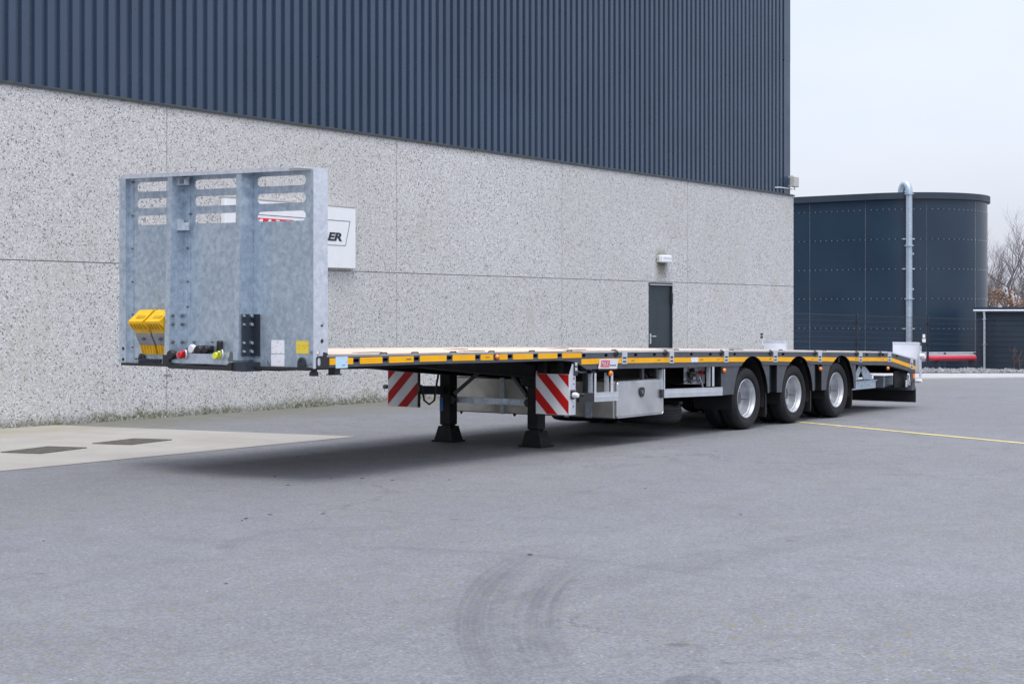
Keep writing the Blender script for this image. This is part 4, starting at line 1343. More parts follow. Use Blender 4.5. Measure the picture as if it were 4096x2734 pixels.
for s_, i, sd in sg_:
    poly = []
    zlo = PB(s_)
    zhi = RB(AS[i] - 0.33 if i < 3 else s_) + 0.010
    for k in range(9):
        z = zlo + (zhi - zlo) * k / 8
        poly.append((AS[i] + sd * (arch_half(i, z) + 0.002), z))
    poly = poly + [(s_, zhi), (s_, zlo)]
    MB().prism(poly, XZ, 0.014, 0.022).build('wheel_side_plate', 'rail_paint', tr)
    e = 0.03 * sd
    MB().box(min(s_, s_ - e), max(s_, s_ - e), 0.0225, 0.16, zlo, zhi).build('plate_return', 'chassis_black', tr)
for a, b_ in ((8.735, 8.965), (10.14, 10.375)):
    box('recess_plate', 'navy_paint', tr, a, b_, 0.10, 0.11, PB(a), RB(a) + 0.01)
# ---- landing legs
def leg(s_, t_, near):
    lg = MB().cbox(s_ - 0.075, s_ + 0.075, t_ - 0.075, t_ + 0.075, 0.20, DZ(s_) - 0.04, 0.008).build('landing_leg', 'chassis_black', tr)
    MB().cbox(s_ - 0.06, s_ + 0.06, t_ - 0.06, t_ + 0.06, 0.08, 0.21, 0.008).build('inner_tube', 'chassis_black', lg)
    b0, b1 = 0.150, 0.085
    MB().hexa([(s_ - 0.10, t_ - b0 * 0.90, 0.022), (s_ + 0.10, t_ - b0 * 0.90, 0.022), (s_ + 0.10, t_ + b0 * 0.90, 0.022), (s_ - 0.10, t_ + b0 * 0.90, 0.022), (s_ - 0.085, t_ - b1, 0.185), (s_ + 0.085, t_ - b1, 0.185), (s_ + 0.085, t_ + b1, 0.185), (s_ - 0.085, t_ + b1, 0.185)]).box(s_ - 0.13, s_ + 0.13, t_ - b0, t_ + b0, 0.0, 0.021).build('foot', 'chassis_black', lg)
    MB().lathe([(0, -0.02), (0.035, -0.02), (0.035, 0.02), (0.0, 0.02)], (s_, t_ - 0.08, 0.16), (0, 1, 0), 12).build('foot_pin', 'chassis_black', lg)
    if near:
        MB().cbox(s_ - 0.11, s_ - 0.075, t_ - 0.06, t_ + 0.14, 0.68, 0.86, 0.01).build('gearbox', 'chassis_black', lg)
        box('warning_label', 'paper_print', lg, s_ - 0.085, s_ - 0.076, t_ - 0.065, t_ - 0.02, 0.82, 0.86)
    else:
        box('blue_label', 'blue_sticker', lg, s_ - 0.079, s_ - 0.0755, t_ + 0.02, t_ + 0.07, 0.36, 0.52)
    return lg
LS = 4.42
leg(LS, 0.76, True)
leg(LS, 2.02, False)
MB().bar((LS, 0.80, 0.495), (LS, 1.98, 0.495), 0.03, 0.07).build('leg_tie_bar', 'galvanised', tr)
for t_ in (0.84, 1.93):
    MB().lathe([(0, -0.03), (0.05, -0.03), (0.05, 0.03), (0, 0.03)], (LS - 0.03, t_, 0.495), (1, 0, 0), 14).build('tie_bar_pivot', 'black_plastic', tr, 40)
MB().bar((LS - 0.02, 0.86, 0.57), (LS + 0.15, 1.22, 0.83), 0.05, 0.045).build('leg_brace', 'navy_paint', tr)
MB().bar((LS - 0.02, 1.92, 0.56), (LS + 0.15, 1.66, 0.83), 0.05, 0.045).build('leg_brace', 'navy_paint', tr)
MB().box(LS + 0.05, LS + 0.22, 0.6, 2.1, 0.80, 0.88).build('leg_cross_beam', 'chassis_black', tr)
# ---- warning boards pulled out at the front
def stripes(brd, t_of, z0, z1, s_, bands, sgn, mat='sign_red'):
    n_ = 40
    for lo, hi in bands:
        # clip the band  lo < u + sgn*v < hi  to the unit square
        poly = [(0, 0), (1, 0), (1, 1), (0, 1)]
        for lim, up in ((lo, False), (hi, True)):
            q = []
            for (u0, v0), (u1, v1) in zip(poly, poly[1:] + poly[:1]):
                d0, d1 = u0 + sgn * v0 - lim, u1 + sgn * v1 - lim
                if up:
                    d0, d1 = -d0, -d1
                if d0 >= 0:
                    q.append((u0, v0))
                if (d0 >= 0) != (d1 >= 0):
                    k = d0 / (d0 - d1)
                    q.append((u0 + (u1 - u0) * k, v0 + (v1 - v0) * k))
            poly = q
        if len(poly) > 2:
            MB().prism([(t_of(u), z1 - (z1 - z0) * v) for u, v in poly], YZ, s_ - 0.0025, s_ - 0.0005).build('red_stripe', mat, brd)
SS = 3.945
bd = MB().box(SS, SS + 0.015, 0.0, 0.432, 0.412, 0.848).build('warning_board', 'sign_white', tr)
stripes(bd, lambda u: 0.430 - 0.428 * u, 0.414, 0.846, SS, [(-0.66, -0.34), (0.01, 0.33), (0.68, 1.0)], -1)
MB().plate([(SS + 0.0155, 0.412), (SS + 0.13, 0.412), (SS + 0.13, 0.94), (SS + 0.07, 0.96), (SS + 0.0155, 0.86)], [circle(SS + 0.10, 0.80, 0.014), circle(SS + 0.10, 0.74, 0.012), circle(SS + 0.09, 0.50, 0.012), circle(SS + 0.09, 0.62, 0.012)], XZ, 0.0, 0.006).build('board_flange', 'galvanised_pale', bd)
MB().cbox(SS + 0.09, SS + 0.16, -0.012, 0.03, 0.83, 0.99, 0.006).build('hinge_bracket', 'navy_paint', bd)
for zz in (0.955, 0.90):
    MB().cbox(SS + 0.10, SS + 0.14, -0.018, -0.0125, zz - 0.018, zz + 0.018, 0.004).build('hinge_clip', 'aluminium', bd)
MB().cbox(SS + 0.03, SS + 0.09, -0.03, -0.001, 0.58, 0.68, 0.008).build('lamp_base', 'black_plastic', bd)
MB().lathe([(0, -0.10), (0.022, -0.095), (0.030, -0.075), (0.030, -0.03)], (SS + 0.06, 0, 0.625), (0.25, 1, 0), 16).build('marker_lamp', 'lens_clear', bd, 40)
MB().lathe([(0, -0.115), (0.016, -0.11), (0.02, -0.09), (0.02, -0.03)], (SS + 0.13, 0.01, 0.625), (-0.2, 1, 0), 12).build('marker_lamp', 'black_plastic', bd, 40)
bd = MB().box(SS, SS + 0.015, 2.098, 2.545, 0.420, 0.853).build('warning_board', 'sign_white', tr)
stripes(bd, lambda u: 2.543 - 0.443 * u, 0.422, 0.851, SS, [(-0.1, 0.30), (0.64, 0.95), (1.33, 1.65)], 1)
MB().cbox(SS - 0.03, SS + 0.03, 2.555, 2.61, 0.62, 0.67, 0.012).build('marker_lamp', 'hub_grey', bd)
MB().cbox(SS - 0.01, SS + 0.05, 2.06, 2.096, 0.60, 0.68, 0.006).build('lamp_base', 'black_plastic', bd)
MB().bar((SS + 0.02, 2.08, 0.62), (LS, 2.05, 0.60), 0.05, 0.10).build('board_arm', 'navy_paint', bd)
MB().box(SS - 0.005, SS + 0.02, 2.072, 2.094, 0.42, 0.90).build('board_post', 'chassis_black', bd)
MB().tube([(SS + 0.03, 2.06, 0.66), (SS + 0.05, 2.04, 0.50), (SS + 0.08, 1.99, 0.455), (SS + 0.11, 1.94, 0.50), (SS + 0.13, 1.92, 0.70), (SS + 0.18, 1.92, 0.86)], 0.013, 8).build('cable', 'black_plastic', bd, 60)
MB().box(SS - 0.02, SS + 0.06, 2.10, 2.50, 0.856, 0.885).box(SS, SS + 0.04, 2.15, 2.18, 0.88, 1.0).box(SS, SS + 0.04, 2.4, 2.43, 0.88, 1.0).build('board_bracket', 'hub_grey', bd)
for a, b_ in ((0.1, 0.15), (0.32, 0.36)):
    box('board_bracket', 'chassis_black', tr, SS, SS + 0.05, a, b_, 0.849, 1.0)
MB().tube([(SS + 0.15, 0.03, 0.90), (SS + 0.28, 0.05, 0.862), (SS + 0.45, 0.08, 0.858)], 0.012, 8).build('board_cable', 'hub_grey', tr, 60)
# ---- transverse stainless storage box with side door
B0, B1 = 4.945, 6.01
bxo = MB().cbox(B0, B1, 0.06, 2.43, 0.315, 0.735, 0.012).build('storage_box', 'stainless', tr)
MB().cbox(B0 + 0.022, B1 - 0.005, 0.03, 0.062, 0.318, 0.732, 0.024).build('door', 'stainless', bxo)
bpy.data.objects[bxo.children[0].name].data.materials[0] = MATS['box_aluminium']
lt = [(5.50 + a, 0.56 + b_) for a, b_ in ((-0.052, 0.055), (-0.03, 0.078), (0.03, 0.078), (0.052, 0.055), (0.058, 0.0), (0.035, -0.085), (0.0, -0.108), (-0.035, -0.085), (-0.058, 0.0))]
lc = SP(2250 + 1545 / 4.9, 1380 + 915 / 4.9, 0.03)
lt = [(lc[0] + (a - 5.50) * 1.0, lc[1] + (b_ - 0.55) * 0.62) for a, b_ in lt]
MB().prism(lt, XZ, 0.016, 0.031).build('latch', 'black_plastic', bxo)
MB().prism([(lc[0] + (a - lc[0]) * 0.5, lc[1] + (b_ - lc[1]) * 0.4) for a, b_ in lt], XZ, 0.010, 0.0155).build('latch_lever', 'hub_grey', bxo)
for t_ in (2.40, 1.62, 0.70):
    MB().box(B0 - 0.010, B0 + 0.001, t_ - 0.03, t_ + 0.03, 0.31, 0.74).build('box_strap', 'galvanised', bxo)
MB().box(B0 - 0.012, B0 + 0.001, 0.36, 0.44, 0.315, 0.90).build('box_strap', 'galvanised', bxo)
MB().box(B0 - 0.05, B0 - 0.013, 0.40, 0.45, 0.60, 0.92).build('box_hanger', 'rail_paint', bxo)
for t_ in (2.3, 1.5, 0.75, 0.25):
    MB().lathe([(0.004, -0.035), (0.02, -0.012), (0.02, 0.002)], (B0 + 0.08, t_, 0.315), (0, 0, 1), 10).build('drain_plug', 'chassis_black', bxo)
for s_ in (5.62, 5.95):
    MB().box(s_, s_ + 0.05, 0.10, 0.13, 0.73, RB(s_) + 0.02).build('box_hanger', 'rail_paint', bxo)
# ---- spare wheels slung flat behind the box
for s_, t_ in ((6.50, 1.50), (6.62, 0.60)):
    sp_ = MB().lathe(tyre_prof + [(0.23, 0.19), (0.23, 0.04), (0.25, 0.03)], (s_, t_, 0.165), (0, 0, 1), 40).build('spare_wheel', 'rubber', tr, 50)
    MB().lathe([(0.235, 0.03), (0.228, 0.05), (0.215, 0.12), (0.0, 0.12)], (s_, t_, 0.165), (0, 0, 1), 28).build('rim', 'hub_grey', sp_, 40)
    MB().box(s_ - 0.04, s_ + 0.04, t_ - 0.45, t_ + 0.45, 0.395, 0.43).box(s_ - 0.03, s_ + 0.03, t_ - 0.03, t_ + 0.03, 0.28, 0.60).build('spare_carrier', 'chassis_black', sp_)
# ---- side guards
gd = MB().box(4.44, 4.935, -0.004, 0.022, 0.0, 0.001)
def guard(s0, s1, z0a, z0b, hgt):
    m_ = MB()
    for k0, k1, d_ in ((0.0, 0.14, -0.006), (0.14, 0.20, 0.004), (0.20, 0.34, -0.006), (0.34, 0.40, 0.004), (0.40, 0.86, -0.006), (0.86, 0.90, 0.004), (0.90, 1.0, -0.006)):
        m_.hexa([(s0, d_, z0a + hgt * k0), (s1, d_, z0b + hgt * k0), (s1, 0.03, z0b + hgt * k0), (s0, 0.03, z0a + hgt * k0), (s0, d_, z0a + hgt * k1), (s1, d_, z0b + hgt * k1), (s1, 0.03, z0b + hgt * k1), (s0, 0.03, z0a + hgt * k1)])
    return m_.build('side_guard', 'aluminium', tr)
g1 = guard(4.440, 4.935, 0.531, 0.524, 0.100)
MB().hexa([(4.18, 0.02, 0.537), (4.439, -0.004, 0.531), (4.439, 0.035, 0.531), (4.19, 0.06, 0.537), (4.18, 0.02, 0.637), (4.439, -0.004, 0.630), (4.439, 0.035, 0.630), (4.19, 0.06, 0.637)]).build('guard_end', 'black_plastic', g1)
g2 = guard(5.955, 7.396, 0.509, 0.477, 0.102)
box('guard_end', 'black_plastic', g2, 5.90, 5.954, 0.0, 0.035, 0.511, 0.608)
for gobj_, a, b_ in ((g1, 4.41, 4.49), (g1, 4.74, 4.835), (g2, 5.93, 5.98), (g2, 7.09, 7.19)):
    MB().box(a + (b_ - a) * 0.55, b_, 0.001, 0.008, 0.60, 0.845).box(a, a + (b_ - a) * 0.55, 0.05, 0.058, 0.60, 0.85).box(a, a + 0.01, 0.008, 0.05, 0.60, 0.85).build('guard_post', 'galvanised_pale', gobj_)
    MB().cbox(a - 0.01, b_ + 0.01, 0.006, 0.07, 0.842, 0.875, 0.008).build('guard_clamp', 'chassis_black', gobj_)
# ---- logo plate on the rail
LP = [(4.505, 0.893), (4.879, 0.884), (4.911, 0.992), (4.536, 1.001)]
pl = MB().prism(LP, XZ, -0.022, -0.012).build('logo_plate', 'sign_white', tr)
def lpm(a, b_, d_):
    x0, z0 = LP[0]
    return (x0 + a * (LP[1][0] - x0) + b_ * (LP[3][0] - x0), d_, z0 + a * (LP[1][1] - z0) + b_ * (LP[3][1] - z0))
MB().prism([(0.07, 0.16), (0.54, 0.16), (0.54, 0.84), (0.07, 0.84)], lpm, -0.0235, -0.0215).build('logo_block', 'logo_red', pl)
lettering('logo_lettering', 'MAX', 'sign_white', pl, 0.11, 0.50, 0.23, 0.77, lpm, -0.0245, shear=0.1, bold=0.012, space=1.12)
lettering('logo_lettering', 'TRAILER', 'ink', pl, 0.55, 0.93, 0.26, 0.41, lpm, -0.0235, shear=0.15, bold=0.035)
box('plate_bracket', 'chassis_black', pl, 4.52, 4.88, -0.011, 0.03, 0.868, 0.890)
# ---- brake control panel
c0, c1 = SP(2736, 1469, 0.25), SP(2819, 1535, 0.25)
cp = MB().plate([(c0[0], c1[1] + 0.02), (c1[0] - 0.10, c1[1]), (c1[0] - 0.09, c1[1] + 0.05), (c1[0] - 0.06, c1[1] + 0.05), (c1[0] - 0.05, c1[1]), (c1[0], c1[1] + 0.01), (c1[0], c0[1] - 0.01), (c0[0], c0[1])], [circle(c0[0] + 0.12, c1[1] + 0.035, 0.012)], XZ, 0.25, 0.256).build('control_panel', 'galvanised_pale', tr)
cw, ch = c1[0] - c0[0], c0[1] - c1[1]
cpp = lambda a, b_: (c0[0] + a * cw, c1[1] + b_ * ch)
for a, b_, r_, mt, nm_ in ((0.70, 0.66, 0.026, 'red_plastic', 'brake_knob'), (0.88, 0.64, 0.026, 'black_plastic', 'brake_knob'), (0.20, 0.55, 0.05, 'black_plastic', 'valve_body'), (0.22, 0.25, 0.035, 'hub_grey', 'valve_body'), (0.42, 0.55, 0.022, 'hub_grey', 'valve_body'), (0.30, 0.82, 0.03, 'chassis_black', 'valve_body')):
    q = cpp(a, b_)
    MB().lathe([(0, -0.05), (r_, -0.05), (r_ * 1.05, -0.03), (r_ * 0.7, -0.015), (r_ * 0.7, 0.0)], (q[0], 0.25, q[1]), (0, 1, 0), 14).build(nm_, mt, cp, 40)
q = cpp(0.62, 0.45)
MB().bar((q[0], 0.22, q[1]), (q[0] + 0.06, 0.20, q[1] - 0.14), 0.03, 0.012).build('lever', 'aluminium', cp)
for k in range(4):
    q = cpp(0.1 + 0.22 * k, 0.75)
    MB().tube([(q[0], 0.24, q[1]), (q[0] - 0.05, 0.20, q[1] - 0.1), (q[0] - 0.1, 0.30, q[1] - 0.16), (q[0] - 0.12, 0.5, q[1] - 0.1)], 0.007, 6).build('air_line', 'black_plastic', cp, 60)
for k, (a, b_) in enumerate(((6.15, 0.62), (6.2, 0.66), (6.28, 0.58))):
    MB().tube([(a - 0.1, 0.35, b_ + 0.12), (a, 0.33, b_), (a + 0.2, 0.36, b_ - 0.02), (a + 0.4, 0.5, b_ + 0.1)], 0.009, 6).build('air_line', 'hub_grey', tr, 60)
MB().lathe([(0.0, -0.02), (0.045, -0.02), (0.045, 0.06), (0, 0.06)], (*SP(2250 + 1815 / 4.9, 1380 + 530 / 4.9, 0.2)[:1], 0.2, SP(2250 + 1815 / 4.9, 1380 + 530 / 4.9, 0.2)[1]), (0, 1, 0), 14).build('valve_cap', 'hub_grey', tr, 40)
# ---- marker lamps
def marker(s_, z, t_=-0.002, r_=0.03):
    lp_ = MB().lathe([(0, -0.030), (r_ * 0.6, -0.028), (r_ * 0.95, -0.015), (r_, 0.0)], (s_, t_, z), (0, 1, 0), 16).build('side_marker', 'amber', tr, 60)
    MB().lathe([(r_, 0.0), (r_ * 1.15, -0.004), (r_ * 1.15, 0.02), (0, 0.02)], (s_, t_, z), (0, 1, 0), 16).build('lamp_base', 'black_plastic', lp_, 40)
marker(2.640, 1.066, -0.004, 0.027)
marker(4.767, 0.834, 0.0, 0.032)
for x, y in ((2895, 1480.5), (3280, 1474), (3550, 1472)):
    s_, z = SP(x, y)
    marker(s_, z, 0.0, 0.028)
    box('lamp_bracket', 'chassis_black', tr, s_ - 0.02, s_ + 0.02, 0.021, 0.03, z, RB(s_) + 0.01)
# ---- rear end
fr = MB().prism([(13.60, RB(13.60)), (13.885, RB(13.885)), (13.885, 0.29), (13.80, 0.29), (13.70, 0.55)], XZ, 0.0125, 0.03).build('rear_frame', 'rail_paint', tr)
box('rear_reflector', 'amber', fr, 13.79, 13.87, 0.002, 0.0124, 0.475, 0.545)
MB().box(13.72, 13.86, 0.0, W, 0.285, 0.365).build('rear_bumper', 'rail_paint', tr)
MB().box(13.40, 13.72, 0.35, W - 0.35, 0.33, 0.345).build('bumper_plate', 'rail_paint', tr)
MB().box(13.865, 13.877, -0.01, W + 0.01, 0.088, 0.300).build('rear_flap', 'black_plastic', tr)
box('flap_clamp', 'galvanised_pale', tr, 13.878, 13.89, -0.01, 0.12, 0.285, 0.335)
MB().box(13.80, 13.88, 0.1, W - 0.1, 0.55, 0.72).build('rear_cross_beam', 'chassis_black', tr)
for t_ in (0.13, W - 0.13):
    MB().box(13.3, 13.85, t_ - 0.01, t_ + 0.01, 0.34, 0.60).build('bumper_arm', 'chassis_black', tr)
a0, a1 = SP(3540, 1501, 0.32), SP(3579.5, 1542, 0.32)
ft = MB().cbox(13.20, 13.72, 0.28, 0.39, a1[1] + 0.02, a0[1] - 0.012, 0.01).build('bumper_tube', 'galvanised', tr)
MB().cbox(13.185, 13.199, 0.24, 0.42, a1[1] - 0.005, a0[1] + 0.005, 0.006).build('tube_flange', 'galvanised', ft)
gbx = MB().box(11.62, 12.58, 0.13, 0.30, 0.365, 0.475).box(11.62, 12.62, 0.12, 0.31, 0.476, 0.49).build('support_carrier', 'galvanised', tr)
MB().prism([(12.20, 0.50), (12.52, 0.50), (12.50, 0.56), (12.25, 0.70), (12.05, 0.72)], XZ, 0.16, 0.172).build('carrier_bracket', 'galvanised', gbx)
MB().prism([(11.75, 0.50), (11.95, 0.50), (12.15, 0.70), (12.02, 0.72)], XZ, 0.16, 0.172).build('carrier_bracket', 'galvanised', gbx)
q = SP(3100 + 1555 / 2.936, 1300 + 690 / 2.936, 0.10)
ring = [(q[0] + 0.09 * math.cos(a), 0.08 + 0.02 * math.sin(a * 2), q[1] + 0.05 * math.sin(a)) for a in [2 * math.pi * k / 16 for k in range(17)]]
MB().tube(ring, 0.008, 6).build('safety_rope', 'white_paint', tr, 60)
MB().cbox(q[0] - 0.14, q[0] - 0.04, 0.06, 0.09, q[1] - 0.05, q[1] + 0.07, 0.012).build('socket_box', 'aluminium', tr)
MB().lathe([(0, -0.02), (0.035, -0.02), (0.035, 0.0)], (q[0] - 0.09, 0.07, q[1] + 0.115), (0, 1, 0), 14).build('rear_socket', 'aluminium', tr, 40)
# rear warning boards seen from behind, with marker lamps on stalks
for near in (True, False):
    SB = 13.90
    if near:
        t0, zt = HP(3571, 1367.5, SB)
        t1 = HP(3676, 1368, SB)[0]
        t0, t1 = min(t0, t1), max(t0, t1)
    else:
        t1, zt = HP(3056, 1362, SB)
        t0 = t1 - 0.43
    rbd = MB().plate([(t0, zt - 0.44), (t1, zt - 0.44), (t1, zt - (0.0 if near else 0.055)), (t1 - (0.001 if near else 0.055), zt), (t0, zt)], [], YZ, SB, SB + 0.012).build('warning_board', 'sign_white', tr)
    MB().box(SB - 0.006, SB + 0.001, t0 - 0.001, t1 + 0.001, zt - 0.026, zt + 0.003).box(SB - 0.006, SB + 0.001, t0 - 0.002, t0 + 0.02, zt - 0.44, zt - 0.027).build('board_rim', 'galvanised_pale', rbd)
    if near:
        MB().plate([(SB + 0.0125, zt - 0.56), (SB + 0.10, zt - 0.56), (SB + 0.10, zt - 0.02), (SB + 0.0125, zt)], [circle(SB + 0.06, zt - 0.12, 0.016), circle(SB + 0.06, zt - 0.26, 0.02), circle(SB + 0.06, zt - 0.46, 0.014)], XZ, t0 - 0.004, t0 + 0.003).build('board_flange', 'galvanised_pale', rbd)
        MB().tube([(SB + 0.05, t0, zt - 0.05), (SB + 0.07, t0 - 0.04, zt + 0.01), (SB + 0.08, t0 - 0.05, zt + 0.12)], 0.012, 8).build('lamp_stalk', 'black_plastic', rbd, 60)
        for zz, r_ in ((zt + 0.03, 0.03), (zt + 0.10, 0.022)):
            MB().lathe([(0, -0.03), (r_, -0.028), (r_, 0.028), (0, 0.03)], (SB + 0.08, t0 - 0.05, zz), (0, 0, 1), 12).build('marker_lamp', 'lens_clear', rbd, 40)
        MB().lathe([(0, -0.06), (0.035, -0.05), (0.035, 0.0), (0.03, 0.04)], (SB + 0.07, t0 - 0.01, zt - 0.215), (0, 1, 0), 14).build('marker_lamp', 'lens_clear', rbd, 40)
        MB().lathe([(0, -0.12), (0.03, -0.11), (0.03, -0.02), (0.015, 0.0)], (SB - 0.04, 0.0, zt - 0.615), (0, 1, 0), 14).build('marker_lamp', 'lens_clear', rbd, 40)
        MB().lathe([(0, -0.12), (0.026, -0.11), (0.026, -0.02), (0.012, 0.0)], (SB + 0.02, 0.02, zt - 0.615), (0, 1, 0), 14).build('marker_lamp', 'black_plastic', rbd, 40)
    else:
        MB().tube([(SB + 0.02, t1 - 0.03, zt - 0.12), (SB + 0.02, t1 + 0.04, zt - 0.06), (SB + 0.02, t1 + 0.06, zt + 0.03), (SB + 0.02, t1 + 0.055, zt + 0.10)], 0.010, 8).build('lamp_stalk', 'aluminium', rbd, 60)
        for zz in (zt + 0.06, zt + 0.11):
            MB().lathe([(0, -0.02), (0.022, -0.018), (0.022, 0.018), (0, 0.02)], (SB + 0.02, t1 + 0.055, zz), (0, 0, 1), 12).build('marker_lamp', 'black_plastic', rbd, 40)

# ---- headboard
HB0 = 1.027
def hbz(t_, z):
    return HB0 + (z - HB0) * (1 + 0.030 * t_ / W)
def HYZ(a, b_, d_):
    return (d_, a, hbz(a, b_))
def hbox(m_, s0, s1, t0, t1, z0, z1):
    return m_.hexa([(s0, t0, hbz(t0, z0)), (s1, t0, hbz(t0, z0)), (s1, t1, hbz(t1, z0)), (s0, t1, hbz(t1, z0)), (s0, t0, hbz(t0, z1)), (s1, t0, hbz(t0, z1)), (s1, t1, hbz(t1, z1)), (s0, t1, hbz(t1, z1))])
PS = 0.05
T2, T3 = 1.687, 0.782          # inner posts
k_ = 1000 / 996
PX = lambda x, y: (440 + x * k_, 620 + y * k_)
slots = []
for zb in (2.614, 2.462, 2.305):
    for a, b_ in ((1.80, 2.344), (0.87, 1.541), (0.142, 0.732)):
        slots.append(rrect(a, b_, zb, zb + 0.087, 0.042, 6))
hbd = MB().plate([(0.02, 1.030), (2.50, 1.030), (2.50, 2.745), (0.02, 2.745)], slots, HYZ, PS, PS + 0.005).build('headboard', 'galvanised', tr)
# corner posts
m_ = MB()
hbox(m_, 0.0, 0.006, 2.455, 2.548, 1.025, 2.752)
hbox(m_, 0.006, PS - 0.004, 2.455, 2.461, 1.025, 2.752)
hbox(m_, PS - 0.008, PS - 0.0005, 2.395, 2.455, 1.03, 2.745)
hbox(m_, 0.006, 0.17, 2.542, 2.548, 1.025, 2.752)
m_.build('corner_post', 'galvanised', hbd)
m_ = MB()
hol = [SP(*(lambda x, y: (440 + x / 1.742, 620 + y / 1.742))(x, y)) for x, y in ((1478, 1183), (1478, 1297), (1450, 1380))]
m_.plate([(0.0, 1.022), (0.177, 1.022), (0.177, 2.757), (0.0, 2.757)], [circle(a, b_, 0.020, 14) for a, b_ in hol], XZ, 0.0, 0.007)
m_.build('corner_post', 'galvanised_pale', hbd)
box('hole_shade_backing', 'black_plastic', hbd, 0.085, 0.172, 0.0075, 0.012, 1.03, 1.40)  # black sheet added behind the holes to darken them like shade inside
m_ = MB()
hf = [HP(440 + x / 1.742, 620 + y / 1.742, 0.03) for x, y in ((1405, 1378), (1405, 1460))]
m_.plate([(0.007, 1.022), (0.062, 1.022), (0.062, 2.745), (0.007, 2.745)], [circle(a, b_, 0.017, 14) for a, b_ in hf], HYZ, 0.03, 0.036)
m_.build('post_flange', 'galvanised', hbd)
hf = [HP(440 + x / 1.742, 620 + y / 1.742, 0.0) for x, y in ((92, 1347), (92, 1422))]
for a, b_ in hf:
    MB().lathe([(0.017, -0.002), (0, -0.002)], (0.0, a, b_), (1, 0, 0), 12).build('post_hole', 'black_plastic', hbd)
# top rail
m_ = MB()
hbox(m_, -0.106, -0.100, 0.19, 2.36, 2.726, 2.760)
m_.hexa([(x_, y_, hbz(y_, z_)) for z_ in (2.752, 2.760) for x_, y_ in ((-0.0995, 0.12), (0.15, 0.008), (0.15, 2.545), (-0.0995, 2.40))])
hbox(m_, -0.105, -0.1, 0.12, 0.189, 2.745, 2.7602)
m_.build('top_rail', 'galvanised_pale', hbd)
# inner posts (deeper towards the foot)
for t0, t1, nm_ in ((T2, T2 + 0.063, 'a'), (T3, T3 + 0.063, 'b')):
    m_ = MB()
    for ta, tb, sa, sb in ((t0, t1, None, 0.006), (t0, t0 + 0.006, 0.006, PS - 0.001), (t1 - 0.006, t1, 0.006, PS - 0.001)):
        zt_, zb_ = 2.740, 1.085
        f0 = 0.0 if sa is None else sa
        ft_, fb_ = f0 - 0.098, f0 - 0.140
        bt_, bb_ = (sb - 0.098, sb - 0.140) if sa is None else (sb, sb)
        m_.hexa([(fb_, ta, hbz(ta, zb_)), (bb_, ta, hbz(ta, zb_)), (bb_, tb, hbz(tb, zb_)), (fb_, tb, hbz(tb, zb_)), (ft_, ta, hbz(ta, zt_)), (bt_, ta, hbz(ta, zt_)), (bt_, tb, hbz(tb, zt_)), (ft_, tb, hbz(tb, zt_))])
    if nm_ == 'a':
        hbox(m_, PS - 0.008, PS - 0.0006, t0 - 0.085, t0, 1.06, 2.742)
    m_.build('post', 'galvanised', hbd)
# rivets on the flanges
hx = lambda x, y, s_=PS - 0.008: HP(440 + x / 1.742, 620 + y / 1.742, s_)
for x, y in ((160, 190), (160, 423), (160, 652), (160, 882), (160, 1110), (160, 1337), (543, 647), (543, 880), (543, 1055), (562, 410), (542, 1345), (585, 1302), (714, 1302), (585, 1398), (183, 1418)):
    a, b_ = hx(x, y)
    MB().bolt((PS - 0.009, a, b_), (-1, 0, 0), 0.011, 0.012).build('rivet', 'hub_grey', hbd)
for x, y in ((437, 1118), (502, 1118), (437, 1178), (502, 1178), (437, 1302), (502, 1302)):
    s_, z = SP(440 + x / 1.742, 620 + y / 1.742, T2)
    MB().bolt((s_, T2, z), (0, -1, 0), 0.014, 0.016).lathe([(0.020, 0.003), (0.020, 0)], (s_, T2, z), (0, -1, 0), 12).build('bolt', 'hub_grey', hbd)
# black cover at the foot of the second post, with bolts
c0, c1 = SP(440 + 921 / 1.742, 620 + 1108 / 1.742, T3 - 0.01), SP(440 + 1030 / 1.742, 620 + 1398 / 1.742, T3 - 0.01)
cvp = MB().box(c0[0], PS - 0.001, T3 - 0.025, T3 - 0.001, c1[1], c0[1]).box(PS - 0.010, PS - 0.0012, T3 - 0.085, T3 - 0.025, c1[1], c0[1]).build('post_cover', 'navy_paint', hbd)
for y in (1120, 1180, 1308, 1368):
    for x, r_ in ((985, 0.016), (932, 0.010)):
        s_, z = SP(440 + x / 1.742, 620 + y / 1.742, T3 - 0.025)
        MB().bolt((s_, T3 - 0.0255, z), (0, -1, 0), r_, 0.016).lathe([(r_ * 1.5, 0.004), (r_ * 1.5, 0)], (s_, T3 - 0.0255, z), (0, -1, 0), 12).build('bolt', 'galvanised', hbd)
MB().box(-0.135, PS + 0.02, T3 - 0.085, T3 + 0.075, 0.985, 1.066).build('coupling_beam', 'navy_paint', hbd)
ta, tb = HP(*PX(212, 800), -0.15)[0], HP(*PX(236, 800), -0.15)[0]
zb0 = 0.995
MB().prism([(T3 + 0.07, 1.062), (T3 + 0.10, 1.062), (T3 + 0.15, 1.020), (tb - 0.05, 1.024), (tb, 1.055), (tb, 1.118), (ta, 1.118), (ta, 1.035), (ta - 0.09, zb0), (T3 + 0.07, 0.99)], YZ, -0.155, -0.03).build('coupling_beam', 'black_plastic', hbd)
MB().box(-0.02, PS, 0.05, 2.5, 1.004, 1.029).build('coupling_beam', 'black_plastic', hbd)
MB().plate([(T3 + 0.075, 1.045), (tb - 0.005, 1.045), (tb - 0.005, 1.135), (T3 + 0.30, 1.135), (T3 + 0.28, 1.155), (T3 + 0.075, 1.155)], [], YZ, -0.130, -0.124).build('coupling_plate', 'galvanised', hbd)
